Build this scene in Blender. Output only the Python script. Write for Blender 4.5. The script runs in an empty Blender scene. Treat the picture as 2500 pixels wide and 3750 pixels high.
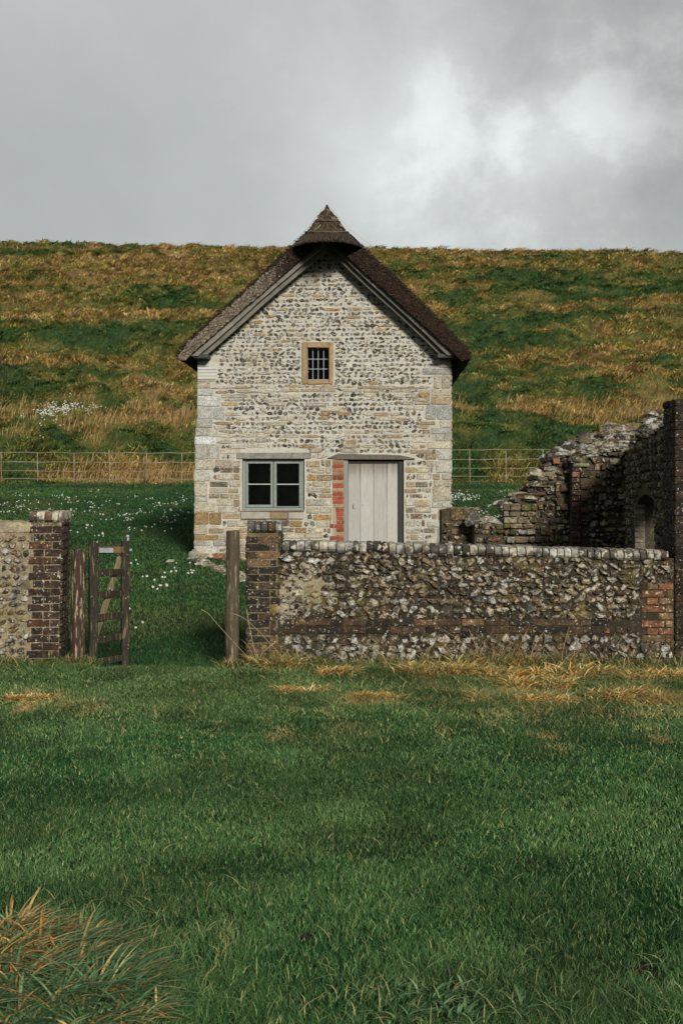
import bpy, math, random
import numpy as np
R = np.random.default_rng(7)
rnd = random.Random(11)
F = 3267.0; CX = 784.0; HY = 1125.0; EYE = 1.6      # focal length, centre and horizon of the measuring frame
def W(px, py, d): return ((px-CX)/F*d, d, EYE-(py-HY)/F*d)
scene = bpy.context.scene
COL = scene.collection

# ---------------------------------------------------------------- noise
_T = R.random(65536)
def _h(ix, iy, s): return _T[(ix*7919 + iy*104729 + s*1299721 + (ix*iy)*31) & 65535]
def vnoise(x, y, s=0):
    x = np.asarray(x, float); y = np.asarray(y, float)
    ix = np.floor(x).astype(np.int64); iy = np.floor(y).astype(np.int64)
    fx = x-ix; fy = y-iy; fx = fx*fx*(3-2*fx); fy = fy*fy*(3-2*fy)
    a = _h(ix, iy, s); b = _h(ix+1, iy, s); c = _h(ix, iy+1, s); d = _h(ix+1, iy+1, s)
    return (a*(1-fx)+b*fx)*(1-fy)+(c*(1-fx)+d*fx)*fy
def fbm(x, y, s=0, o=3):
    t = 0; a = .5; n = 0
    for k in range(o):
        t = t+a*vnoise(np.asarray(x)*2**k+17.3*k, np.asarray(y)*2**k-9.1*k, s+k); n += a; a *= .5
    return t/n
def sstep(a, b, x):
    t = np.clip((x-a)/(b-a), 0, 1); return t*t*(3-2*t)
def lerp(a, b, t): return a+(b-a)*t
def c3(a, b, t):
    t = np.asarray(t)[..., None]; return np.asarray(a)*(1-t)+np.asarray(b)*t

# ---------------------------------------------------------------- terrain
PY = np.array([-260, -120, -40, 0, 6, 12.4, 12.95, 13.4, 14.2, 17, 22.5, 35, 50, 52, 56, 64, 80, 100, 125, 141, 150, 158, 175, 400.])
PZ = np.array([40, 20, 3.0, 0, 0, 0.0, -.02, -.08, -.04, .14, .50, 1.12, 1.78, 1.98, 3.45, 5.65, 9.8, 15.0, 21.2, 24.9, 26.75, 27.7, 28.0, 20.])  # rise behind the camera is unseen, added to darken the window reflections
def ground0(y): return np.interp(y, PY, PZ)
def bumps(x, y):
    h = .05*(fbm(x*.9, y*.9, 3)-.5)*sstep(0, 3, y)
    lawn = sstep(13, 16, y)*(1-sstep(49, 52, y))
    h = h+lawn*.10*(fbm(x*.25, y*.25, 5)-.5)
    hill = sstep(50.5, 55, y)
    ter = np.sin(y*.42+2.5*fbm(x*.06, y*.06, 9)*2)
    h = h+hill*(1-sstep(140, 150, y))*(.30*ter+.9*(fbm(x*.07, y*.09, 8)-.5))
    h = h+hill*np.interp(y, [55, 90], [.42, .75])*(vnoise(x*1.15+.5*y, y*.85, 12)-.5)+hill*.22*(vnoise(x*2.6, y*2.2, 14)-.5)
    h = h+sstep(120, 150, y)*(-x*.011+.35*(x < -8)*sstep(-8, -30, x)+.25*(fbm(x*.15, y*.05, 31)-.5))
    return h
def G(x, y): return ground0(y)+bumps(np.asarray(x, float), np.asarray(y, float))
_ds = np.concatenate([np.linspace(3.5, 13, 400), np.linspace(13.05, 150, 3000)])
_ps = HY-F*(ground0(_ds)-EYE)/_ds
def depth_of(py):
    i = np.argmin(np.abs(_ps-py)); return _ds[i]
def patch_world(cx, cy, rx, ry, a):
    d = depth_of(cy); d2 = depth_of(cy-ry); d1 = depth_of(cy+ry)
    return ((cx-CX)/F*d, d, rx/F*d, max(.3, abs(d2-d1)/2), a)
HP = [(320,566,380,13,-.9),(330,605,260,24,.75),(560,604,110,20,.6),(80,600,90,10,-.2),(190,640,210,10,.5),(60,650,60,14,-.5),(110,690,140,22,.55),
 (330,668,130,16,-.35),(520,660,110,14,.35),(360,690,60,10,-.8),(180,685,50,10,-.6),(260,722,300,10,.8),(300,762,280,26,-.55),(120,790,140,16,-.5),(330,800,120,14,-.1),
 (60,824,90,16,.55),(330,836,160,16,.85),(150,868,120,16,-1.2),(40,905,70,20,.5),(330,905,110,30,.75),(130,960,120,28,-.7),(370,960,70,50,.6),(240,1000,130,22,-.3),(340,1010,90,26,.3),
 (260,1068,110,18,1.0),(370,1075,80,20,.7),(60,1090,90,12,-.3),(30,1050,60,20,-.9),(12,950,18,14,1.0),
 (950,584,150,12,.75),(1180,586,200,12,.5),(1430,578,190,10,.6),(1260,632,330,24,-.9),(930,650,90,22,.5),(1050,668,90,12,.5),(1450,640,80,14,.4),(1180,700,420,16,.35),(900,705,80,20,.6),
 (1350,752,260,20,-.7),(1080,760,110,14,-.1),(1200,800,130,20,-.4),(1100,822,60,10,.3),(1290,838,190,10,.2),(1130,870,90,14,-.5),(1290,860,60,12,.7),(1430,848,110,16,.6),(1490,880,90,12,.5),
 (1075,915,40,14,.9),(1230,930,90,14,.9),(1330,940,60,12,.3),(1480,918,110,18,1.0),(1120,980,90,24,-.6),(1250,980,100,18,-.3),(1180,940,40,10,-.4),(1216,1062,46,22,1.1),(1340,985,80,18,-.3),(1120,1020,80,12,.1)]
HPW = [patch_world(*p) for p in HP]
def rust_field(x, y):
    """how dry and rusty the hillside grass is, 0 green .. 1 rust"""
    t = .335+.55*(fbm(x*.10+.03*y, y*.22, 40, 3)-.5)+.7*(vnoise(x*.8+.3*y, y*.9, 44)-.5)+.45*(vnoise(x*.35, y*.4, 46)-.5)+.3*(vnoise(x*2.2, y*2.6, 45)-.5)
    t = t+.60*(vnoise(x*.04+3, y*.36, 49)-.5)+.25*(vnoise(x*.12, y*.8, 43)-.5)
    wx = x+5*(vnoise(x*.3, y*.3, 47)-.5)+2.5*(vnoise(x*.9, y*.9, 41)-.5); wy = y+4.5*(vnoise(x*.3, y*.35, 48)-.5)+2*(vnoise(x*.9, y*.9, 42)-.5)
    for cx, cy, rx, ry, a in HPW:
        t = t+(a*1.25 if a > 0 else a*.8)*.30*np.exp(-.5*((wx-cx)/rx)**2-.5*((wy-cy)/ry)**2)
    return np.clip(t, 0, 1)
def hill_colour(t, j):
    g = np.array([.062, .135, .046]); g2 = np.array([.15, .19, .050]); o = np.array([.31, .28, .085]); r = np.array([.46, .30, .105]); s = np.array([.62, .48, .25])
    c = c3(g, g2, np.clip(t/.25, 0, 1)); c = c3(c, o, sstep(.22, .5, t)); c = c3(c, r, sstep(.5, .8, t)); c = c3(c, s, sstep(.72, 1.0, t)*j)
    return c

# ---------------------------------------------------------------- mesh building
class Acc:
    def __init__(s): s.v = []; s.c = []; s.f = []; s.n = 0
    def add(s, verts, faces, cols, mot=None):
        verts = np.asarray(verts, float).reshape(-1, 3); m = len(verts)
        cols = np.asarray(cols, float)
        if cols.ndim == 1: cols = np.tile(cols, (m, 1))
        if cols.shape[1] == 3: cols = np.concatenate([cols, np.full((m, 1), .12 if mot is None else mot)], 1)
        s.v.append(verts); s.c.append(cols)
        n = s.n
        s.f.extend([tuple(i+n for i in f) for f in faces]); s.n += m
    def build(s, name, mat, parent=None, smooth=False, off=(0, 0, 0)):
        v = np.concatenate(s.v)-np.asarray(off, float); c = np.concatenate(s.c)
        me = bpy.data.meshes.new(name)
        me.vertices.add(len(v)); me.vertices.foreach_set('co', v.astype(np.float32).ravel())
        ln = np.array([len(f) for f in s.f]); st = np.concatenate([[0], np.cumsum(ln)[:-1]])
        lp = np.array([i for f in s.f for i in f], np.int32)
        me.loops.add(len(lp)); me.loops.foreach_set('vertex_index', lp)
        me.polygons.add(len(ln)); me.polygons.foreach_set('loop_start', st.astype(np.int32)); me.polygons.foreach_set('loop_total', ln.astype(np.int32))
        me.update(calc_edges=True); me.validate()
        (me.shade_smooth if smooth else me.shade_flat)()
        a = me.color_attributes.new('Col', 'FLOAT_COLOR', 'POINT')
        if len(me.vertices) == len(c):
            a.data.foreach_set('color', c.astype(np.float32).ravel())
        if mat: me.materials.append(mat)
        o = bpy.data.objects.new(name, me); COL.objects.link(o)
        if parent is not None: o.parent = parent
        o.location = off
        return o
def tag(o, label=None, cat=None, group=None, kind=None):
    if label: o['label'] = label
    if cat: o['category'] = cat
    if group: o['group'] = group
    if kind or cat: o['kind'] = kind or 'thing'
    return o
def empty(name, loc, rz=0):
    o = bpy.data.objects.new(name, None); COL.objects.link(o); o.location = loc; o.rotation_euler = (0, 0, rz); o.empty_display_size = .2
    return o
BOXF = [(0,3,2,1),(4,5,6,7),(0,1,5,4),(1,2,6,5),(2,3,7,6),(3,0,4,7)]
def box(acc, x0, x1, y0, y1, z0, z1, c, jit=0):
    v = np.array([(x0,y0,z0),(x1,y0,z0),(x1,y1,z0),(x0,y1,z0),(x0,y0,z1),(x1,y0,z1),(x1,y1,z1),(x0,y1,z1)], float)
    if jit: v += R.normal(0, jit, v.shape)
    acc.add(v, BOXF, c)
def bbox(acc, x0, x1, y0, y1, z0, z1, c, bev=.004, jit=0):
    """box with chamfered edges"""
    b = bev; vs = []; X = (x0, x1); Y = (y0, y1); Z = (z0, z1)
    fs = []; idx = {}
    for i in (0, 1):
        for j in (0, 1):
            for k in (0, 1):
                s = (1-2*i, 1-2*j, 1-2*k)
                p = np.array([X[i], Y[j], Z[k]])
                for ax in range(3):
                    q = p.copy()
                    for o in range(3):
                        if o != ax: q[o] += s[o]*b
                    idx[(i, j, k, ax)] = len(vs); vs.append(q)
    for ax in range(3):
        o = [a for a in range(3) if a != ax]
        for e in (0, 1):
            q = []
            for (m, n) in ((0,0),(1,0),(1,1),(0,1)):
                t = [0, 0, 0]; t[ax] = e; t[o[0]] = m; t[o[1]] = n; q.append(idx[(t[0], t[1], t[2], ax)])
            fs.append(tuple(q))
    for ax in range(3):
        o = [a for a in range(3) if a != ax]
        for m in (0, 1):
            for n in (0, 1):
                a0 = [0,0,0]; a1 = [0,0,0]; a0[o[0]] = a1[o[0]] = m; a0[o[1]] = a1[o[1]] = n; a0[ax] = 0; a1[ax] = 1
                fs.append((idx[(*a0, o[0])], idx[(*a1, o[0])], idx[(*a1, o[1])], idx[(*a0, o[1])]))
    for i in (0, 1):
        for j in (0, 1):
            for k in (0, 1): fs.append((idx[(i,j,k,0)], idx[(i,j,k,1)], idx[(i,j,k,2)]))
    vs = np.array(vs)
    if jit: vs += R.normal(0, jit, vs.shape)
    acc.add(vs, fs, c)
def prism(acc, pts, d0, d1, c, frame=None):
    """polygon of (u,v) pushed from depth d0 to d1; frame maps (u,d,v) to space"""
    n = len(pts)
    v = [(p[0], d0, p[1]) for p in pts]+[(p[0], d1, p[1]) for p in pts]
    if frame: v = [frame(*q) for q in v]
    f = [tuple(range(n)), tuple(range(2*n-1, n-1, -1))]+[(i, (i+1) % n, n+(i+1) % n, n+i) for i in range(n)]
    acc.add(v, f, c)
def bar(acc, p, q, w, t, c, bev=0, up=(0, 0, 1), jit=0):
    """a squared beam from p to q; w across, t deep"""
    p = np.array(p, float); q = np.array(q, float); d = q-p; L = np.linalg.norm(d); d /= L
    s = np.cross(d, up)
    if np.linalg.norm(s) < 1e-3: s = np.array([1., 0, 0])
    s /= np.linalg.norm(s); u = np.cross(s, d)
    n = max(1, int(L/.25)); vs = []; fs = []
    for i in range(n+1):
        o = p+d*L*i/n
        j = R.normal(0, jit, (8, 3)) if jit else np.zeros((8, 3))
        b = bev or min(w, t)*.12
        for k, (a, e) in enumerate(((-w/2+b, -t/2), (w/2-b, -t/2), (w/2, -t/2+b), (w/2, t/2-b), (w/2-b, t/2), (-w/2+b, t/2), (-w/2, t/2-b), (-w/2, -t/2+b))):
            vs.append(o+s*a+u*e+j[k])
    for i in range(n):
        for k in range(8): fs.append((i*8+k, i*8+(k+1) % 8, (i+1)*8+(k+1) % 8, (i+1)*8+k))
    fs.append(tuple(range(7, -1, -1))); fs.append(tuple(n*8+k for k in range(8)))
    acc.add(vs, fs, c)
def tube(acc, pts, r, c, n=6):
    pts = np.array(pts, float); m = len(pts); rr = np.broadcast_to(np.asarray(r, float), (m,)); vs = []; fs = []
    for i in range(m):
        d = pts[min(i+1, m-1)]-pts[max(i-1, 0)]; d = d/(np.linalg.norm(d)+1e-9)
        a = np.array([0, 0, 1.]) if abs(d[2]) < .9 else np.array([1., 0, 0])
        s = np.cross(d, a); s /= np.linalg.norm(s); u = np.cross(s, d)
        for k in range(n):
            t = 2*math.pi*k/n; vs.append(pts[i]+(s*math.cos(t)+u*math.sin(t))*rr[i])
    for i in range(m-1):
        for k in range(n): fs.append((i*n+k, i*n+(k+1) % n, (i+1)*n+(k+1) % n, (i+1)*n+k))
    fs.append(tuple(range(n-1, -1, -1))); fs.append(tuple((m-1)*n+k for k in range(n)))
    acc.add(vs, fs, c)

# stones set in a wall face. frame: (O, U, V, N)
def stone(acc, fr, cu, cv, a, b, h, core, rim, kind='flint', rot=0., jit=.16, deep=.03):
    O, U, V, N = fr
    if kind == 'block':
        c = min(a, b)*.16
        o = np.array([(a, -b+c), (a, 0), (a, b-c), (a-c, b), (0, b), (-a+c, b), (-a, b-c), (-a, 0), (-a, -b+c), (-a+c, -b), (0, -b), (a-c, -b)])
        o += R.normal(0, min(a, b)*jit*.35, o.shape)
        rings = [(1, -deep), (1, h*.55), (.9, h*.92), (.5, h*1.0)]
    else:
        n = 9 if kind == 'flint' else 11
        t = np.arange(n)/n*2*math.pi+R.random()*.7
        p = 2.3 if kind == 'flint' else 3.2
        r = (np.abs(np.cos(t))**p+np.abs(np.sin(t))**p)**(-1/p)*(1+np.clip(R.normal(0, jit, n), -.33, .33))
        o = np.stack([a*r*np.cos(t), b*r*np.sin(t)], 1)
        if rot:
            cr, sr = math.cos(rot), math.sin(rot); o = o@np.array([[cr, sr], [-sr, cr]])
        rings = [(1, -deep), (1, h*.25), (.78, h*.85), (.38, h*1.0)]
    n = len(o); vs = []; cs = []
    core = np.asarray(core, float); rim = np.asarray(rim, float)
    for ri, (s, z) in enumerate(rings):
        zz = z+(R.normal(0, h*.12, n) if ri > 0 else 0)
        q = o*s
        if ri == 2 and kind != 'block': q = q*(1+R.normal(0, .08, (n, 1)))
        vs.append(O+(cu+q[:, :1])*U+(cv+q[:, 1:])*V+np.asarray(zz).reshape(-1, 1)*N)
        w = (0, 0, .6, 1)[ri]
        w = np.clip(w+R.normal(0, .42 if kind == 'flint' else .18, (n, 1))*(ri > 0), 0, 1)
        cs.append(rim*(1-w)+core*w)
    vs.append((O+cu*U+cv*V+h*(1+R.normal(0, .1))*N).reshape(1, 3)); cs.append(core.reshape(1, 3))
    fs = []
    for ri in range(3):
        for k in range(n): fs.append((ri*n+k, ri*n+(k+1) % n, (ri+1)*n+(k+1) % n, (ri+1)*n+k))
    for k in range(n): fs.append((3*n+k, 3*n+(k+1) % n, 4*n))
    acc.add(np.concatenate(vs), fs, np.clip(np.concatenate(cs)*R.normal(1, .05), 0.003, .9), 1.0 if kind == 'flint' else .55 if kind == 'slab' else .48)
def frame(O, U, V):
    O = np.array(O, float); U = np.array(U, float); V = np.array(V, float); U /= np.linalg.norm(U); V /= np.linalg.norm(V)
    return (O, U, V, np.cross(U, V))
def V3(*a): return np.array(a, float)
PAL = dict(dark=V3(.030,.027,.022), grey=V3(.165,.155,.13), white=V3(.62,.62,.58), brown=V3(.16,.10,.06), pale=V3(.50,.48,.41), cream=V3(.54,.49,.37),
           ochre=V3(.40,.25,.09), tan=V3(.38,.29,.17), dgrey=V3(.075,.068,.055), rust=V3(.30,.13,.05), cool=V3(.44,.44,.41), moss=V3(.14,.14,.05), soot=V3(.035,.030,.025))
def pk(*w):
    ks = w[0::2]; ws = w[1::2]; return PAL[rnd.choices(ks, ws)[0]]*(1+R.normal(0, .12))
def course(acc, fr, u0, u1, v0, v1, inside, picker, gap=.012, rowh=(.06, .085), wob=.012):
    """rows of stones filling a face; picker(u,v,rh)->dict(kind,w,hf,h,core,rim) or None for bare mortar"""
    v = v0; row = 0
    while v < v1:
        rh = rnd.uniform(*rowh); u = u0+rnd.uniform(-.05, .02)
        while u < u1:
            s = picker(u, v+rh/2, rh)
            w = s['w']; cu = u+w/2; hh = rh*s.get('hf', 1)
            cv = v+rh/2+rnd.uniform(-wob, wob)*.5+.6*wob*math.sin(cu*2.1+row)
            ok = s.get('core') is not None
            if ok:
                def fits(w): return inside(u+w*.03, cv) and inside(u+w*.97, cv) and inside(u+w/2, cv-hh*.4) and inside(u+w/2, cv+hh*.42) and u+w < u1+.04
                while w > .035 and not fits(w): w -= .02
                if w <= .035: u += .02; continue
                cu = u+w/2
                stone(acc, fr, cu, cv, max(.01, w/2-gap/2), max(.01, hh/2-gap/2), s['h'], s['core'], s['rim'], s['kind'], s.get('rot', 0), s.get('jit', .16))
            u += w
        v += rh; row += 1
def bricks(acc, fr, u0f, u1f, v0, v1, cols, ch=.070, bl=.215, gap=.009, h=.012, jit=.12, skip=0., inside=None):
    v = v0; k = 0
    while v+ch*.6 < v1:
        a = u0f(v, k); b = u1f(v, k); u = a; first = bl/2 if k % 2 else bl
        while u < b-.03:
            l = min(first, b-u); first = rnd.choice((bl, bl, bl/2))
            if b-(u+l) < .05: l = b-u
            c = cols(u, v)
            if rnd.random() >= skip and (inside is None or inside(u+l/2, v+ch/2)):
                stone(acc, fr, u+l/2, v+ch/2, l/2-gap/2, ch/2-gap/2, h+rnd.uniform(-.003, .004), c, c*.9, 'block', jit=jit)
            u += l
        v += ch; k += 1

# ---------------------------------------------------------------- materials
def mat(name, base=None, nscale=14, namt=.35, rough=.85, bump=.4, bscale=60, spec=.3, lichen=None, stain=None, stretch=None, fine=.25, detail=6, bdist=.01, gain=.8, mottle=None):
    m = bpy.data.materials.new(name); m.use_nodes = True; nt = m.node_tree; N = nt.nodes; L = nt.links
    b = N['Principled BSDF']; b.inputs['Roughness'].default_value = rough; b.inputs['Specular IOR Level'].default_value = spec
    tc = N.new('ShaderNodeTexCoord'); src = tc.outputs['Object']
    if stretch:
        mp = N.new('ShaderNodeMapping'); mp.inputs['Scale'].default_value = stretch; L.new(src, mp.inputs['Vector']); vec = mp.outputs[0]
    else: vec = src
    if base is None:
        at = N.new('ShaderNodeAttribute'); at.attribute_name = 'Col'; col = at.outputs['Color']
    else:
        rg = N.new('ShaderNodeRGB'); rg.outputs[0].default_value = (*base, 1); col = rg.outputs[0]
    def noise(scale, det=detail, v=vec, rgh=.6):
        n = N.new('ShaderNodeTexNoise'); n.inputs['Scale'].default_value = scale; n.inputs['Detail'].default_value = det; n.inputs['Roughness'].default_value = rgh; L.new(v, n.inputs['Vector']); return n.outputs['Fac']
    mo = N.new('ShaderNodeMapping'); mo.inputs['Location'].default_value = (7.3, 2.1, 5.7); L.new(src, mo.inputs['Vector']); vecoff = mo.outputs[0]
    def mrange(x, a, c, d, e):
        r = N.new('ShaderNodeMapRange'); r.inputs[1].default_value = a; r.inputs[2].default_value = c; r.inputs[3].default_value = d; r.inputs[4].default_value = e; L.new(x, r.inputs[0]); return r.outputs[0]
    def mul(col, fac):
        x = N.new('ShaderNodeVectorMath'); x.operation = 'SCALE'; L.new(col, x.inputs[0]); L.new(fac, x.inputs['Scale']); return x.outputs[0]
    def mix(f, a, bb):
        x = N.new('ShaderNodeMix'); x.data_type = 'RGBA'; L.new(f, x.inputs['Factor']); L.new(a, x.inputs['A'])
        if isinstance(bb, tuple): x.inputs['B'].default_value = (*bb, 1)
        else: L.new(bb, x.inputs['B'])
        return x.outputs['Result']
    col = mul(col, mrange(noise(nscale), .3, .7, (1-namt)*gain, (1+namt)*gain))
    if fine: col = mul(col, mrange(noise(nscale*7), .3, .7, 1-fine, 1+fine))
    if mottle and base is None:      # broken flint: dark glassy patches and pale rind inside one stone
        def mth(op, a, bb):
            x = N.new('ShaderNodeMath'); x.operation = op; L.new(a, x.inputs[0])
            if isinstance(bb, float): x.inputs[1].default_value = bb
            else: L.new(bb, x.inputs[1])
            return x.outputs[0]
        f = mth('MULTIPLY', mrange(noise(mottle[0], 3, src), .50, .56, 0, mottle[1]), at.outputs['Alpha'])
        col = mix(f, col, mottle[2])
        f = mth('MULTIPLY', mrange(noise(mottle[0]*.8, 3, vecoff), .56, .62, 0, mottle[3]), at.outputs['Alpha'])
        col = mix(f, col, mottle[4])
    for st in (stain or []):      # (scale, lo, hi, colour, amount)
        col = mix(mrange(noise(st[0], 4, src if len(st) < 6 else vec), st[1], st[2], 0, st[4]), col, st[3])
    for li in (lichen or []):
        col = mix(mrange(noise(li[0], 3, src), li[1], li[2], 0, li[4]), col, li[3])
    L.new(col, b.inputs['Base Color'])
    if bump:
        bp = N.new('ShaderNodeBump'); bp.inputs['Strength'].default_value = bump; bp.inputs['Distance'].default_value = bdist
        L.new(noise(bscale, 8), bp.inputs['Height']); L.new(bp.outputs[0], b.inputs['Normal'])
    return m
def grass_mat(name, rough=.5, spec=.35, trans=.3):
    m = bpy.data.materials.new(name); m.use_nodes = True; nt = m.node_tree; N = nt.nodes; L = nt.links
    b = N['Principled BSDF']; b.inputs['Roughness'].default_value = rough; b.inputs['Specular IOR Level'].default_value = spec
    at = N.new('ShaderNodeAttribute'); at.attribute_name = 'Col'; L.new(at.outputs['Color'], b.inputs['Base Color'])
    t = N.new('ShaderNodeBsdfTranslucent'); L.new(at.outputs['Color'], t.inputs['Color'])
    mx = N.new('ShaderNodeMixShader'); mx.inputs[0].default_value = trans
    L.new(b.outputs[0], mx.inputs[1]); L.new(t.outputs[0], mx.inputs[2]); L.new(mx.outputs[0], N['Material Output'].inputs['Surface'])
    return m
M = {}
M['cottage_stone'] = mat('cottage_stone', gain=.80, mottle=(46, .92, (.035, .028, .020), .6, (.60, .58, .50)), nscale=9, namt=.16, fine=.22, rough=.9, bump=.55, bscale=70, spec=.2,
    stain=[(1.3, .52, .72, (.24, .20, .12), .38), (3.2, .54, .70, (.20, .17, .10), .35), (22, .60, .70, (.12, .09, .06), .35)], lichen=[(30, .66, .72, (.60, .60, .55), .5)])
M['old_wall'] = mat('old_wall', gain=.66, mottle=(36, .75, (.018, .014, .010), .6, (.56, .52, .41)), nscale=12, namt=.35, fine=.35, rough=.9, bump=.8, bscale=60, spec=.2,
    stain=[(2.3, .50, .66, (.035, .028, .018), .62), (26, .56, .66, (.02, .017, .012), .6), (4, .54, .68, (.16, .12, .035), .55)], lichen=[(38, .67, .71, (.55, .53, .43), .6)])
M['old_brick'] = mat('old_brick', gain=.85, mottle=(26, .7, (.014, .011, .009), .5, (.24, .15, .06)), nscale=14, namt=.35, fine=.35, rough=.9, bump=.7, bscale=60, spec=.2,
    stain=[(6, .50, .62, (.02, .016, .012), .5), (9, .64, .68, (.32, .22, .03), .5)], lichen=[(42, .63, .67, (.52, .52, .44), .8), (14, .68, .71, (.5, .5, .42), .7)])
M['coping'] = mat('coping', gain=.75, nscale=10, namt=.3, fine=.3, rough=.9, bump=.8, bscale=50, spec=.2,
    stain=[(12, .50, .58, (.045, .038, .026), .8)], lichen=[(20, .56, .62, (.50, .49, .40), .75)])
M['brick'] = mat('brick', nscale=20, namt=.25, fine=.3, rough=.9, bump=.4, bscale=80, spec=.2)
M['sandstone'] = mat('sandstone', nscale=16, namt=.2, fine=.3, rough=.9, bump=.5, bscale=70, spec=.15)
M['white_block'] = mat('white_block', nscale=8, namt=.06, fine=.08, rough=.8, bump=.15, bscale=60)
M['slate'] = mat('slate', nscale=10, namt=.3, rough=.6, bump=.3)
M['wood'] = mat('wood', nscale=1, namt=.35, fine=.4, rough=.8, bump=.6, bscale=3, stretch=(60, 60, 4), spec=.2, stain=[(5, .55, .7, (.05, .042, .03), .5)])
M['board_wood'] = mat('board_wood', nscale=8, namt=.25, fine=.35, rough=.8, bump=.4, bscale=40, spec=.2, stain=[(7, .5, .7, (.06, .055, .035), .5)])
M['door_wood'] = mat('door_wood', nscale=1, namt=.16, fine=.16, rough=.75, bump=.35, bscale=3, stretch=(70, 70, 3), spec=.2)
M['flaking_post'] = mat('flaking_post', nscale=1, namt=.4, fine=.3, rough=.8, bump=.8, bscale=2, stretch=(30, 30, 3), spec=.2,
    stain=[(3, .52, .60, (.035, .018, .012), .8, 1), (1.7, .56, .60, (.42, .33, .22), .85, 1)])
M['lichen_post'] = mat('lichen_post', nscale=1, namt=.4, fine=.3, rough=.8, bump=.8, bscale=2, stretch=(30, 30, 3.5), spec=.2,
    stain=[(1.6, .58, .66, (.30, .26, .17), .7, 1), (2.2, .60, .74, (.02, .013, .009), .7)])
M['gate_wood'] = mat('gate_wood', nscale=1, namt=.4, fine=.3, rough=.8, bump=.7, bscale=2, stretch=(30, 30, 3), spec=.2,
    stain=[(1.5, .56, .66, (.22, .18, .09), .7, 1)], lichen=[(34, .67, .71, (.5, .47, .36), .8)])
M['frame_paint'] = mat('frame_paint', nscale=18, namt=.12, fine=.12, rough=.6, bump=.15, bscale=60, stain=[(30, .66, .72, (.10, .10, .08), .5)])
M['lead'] = mat('lead', base=(.30, .33, .36), nscale=20, namt=.2, rough=.5, bump=.1)
M['metal'] = mat('metal', base=(.42, .43, .46), nscale=15, namt=.2, rough=.5, bump=.1)
M['rail_metal'] = mat('rail_metal', base=(.31, .28, .20), nscale=3, namt=.4, rough=.7, bump=.3, stain=[(1.4, .48, .6, (.16, .10, .05), .7)])
M['thatch'] = mat('thatch', nscale=1, namt=.5, fine=.6, rough=.95, bump=1.0, bscale=2.2, stretch=(45, 8, 14), spec=.1, bdist=.03)
M['reed_ends'] = mat('reed_ends', nscale=28, namt=.5, fine=.65, rough=.95, bump=1.0, bscale=110, spec=.1, bdist=.03)
M['straw'] = mat('straw', nscale=30, namt=.4, fine=.5, rough=.9, bump=.8, bscale=60, spec=.1)
M['earth'] = mat('earth', nscale=6, namt=.3, rough=1, bump=.6, bscale=20, spec=.05)
M['petal'] = mat('petal', nscale=10, namt=.06, fine=0, rough=.6, bump=0)
M['grass'] = grass_mat('grass', rough=.5, spec=.12, trans=.25)
M['dry_grass'] = grass_mat('dry_grass', .7, .05, .2)
M['twig'] = mat('twig', base=(.05, .035, .028), nscale=20, rough=.8, bump=.2)
gl = bpy.data.materials.new('pane_glass'); gl.use_nodes = True
_b = gl.node_tree.nodes['Principled BSDF']; _b.inputs['Base Color'].default_value = (.8, .85, .85, 1); _b.inputs['Roughness'].default_value = .04
_b.inputs['Transmission Weight'].default_value = 1; _b.inputs['IOR'].default_value = 1.3; M['glass'] = gl

# ---------------------------------------------------------------- ground sheet
def make_ground():
    ys = np.concatenate([np.linspace(-260, -5, 26), np.linspace(-3, 3.2, 8), np.arange(3.4, 13, .09), 13*np.exp(np.linspace(0, math.log(50.4/13), 150)),
                         np.arange(50.8, 100, .24), np.arange(100, 152, .34), np.linspace(152.6, 175, 20), np.linspace(185, 400, 14)])
    nd = 380
    t = np.linspace(-1, 1, nd)
    ot = np.array([1.15, 1.4, 2, 3, 5, 8, 14])
    rows = []
    for y in ys:
        hw = max(.32*max(y, 0)+1.2, 2.2)
        dense = t*hw; outer = hw+(ot-1)/(13.)*(340-hw)
        rows.append(np.concatenate([-outer[::-1], dense, outer]))
    X = np.array(rows); Y = np.repeat(ys[:, None], X.shape[1], 1)
    Z = G(X, Y)
    nr, nc = X.shape
    v = np.stack([X, Y, Z], -1).reshape(-1, 3)
    x = v[:, 0]; y = v[:, 1]
    hill = sstep(50, 51.5, y)
    lawn = c3(V3(.014, .045, .018), V3(.035, .06, .02), fbm(x*.6, y*.6, 21))
    r = rust_field(x, y)
    hc = hill_colour(np.clip(r+.3*(R.random(len(x))-.5), 0, 1), np.full(len(x), .3))*(.3+.45*R.random((len(x), 1)))
    hc = c3(hc, V3(.03, .035, .015), .25+0*x)
    for bx0, by0, br in BARE: lawn = c3(lawn, V3(.035, .022, .014), np.exp(-((x-bx0)/(br*1.3))**2-((y-by0)/(br*1.6))**2))
    c = lawn*(1-hill[:, None])+hc*hill[:, None]
    idx = np.arange(nr*nc).reshape(nr, nc)
    q = np.stack([idx[:-1, :-1], idx[:-1, 1:], idx[1:, 1:], idx[1:, :-1]], -1).reshape(-1, 4)
    o = mesh_np('ground', v, [q], c, M['earth'], smooth=True)
    tag(o, kind='structure'); return o
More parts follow.
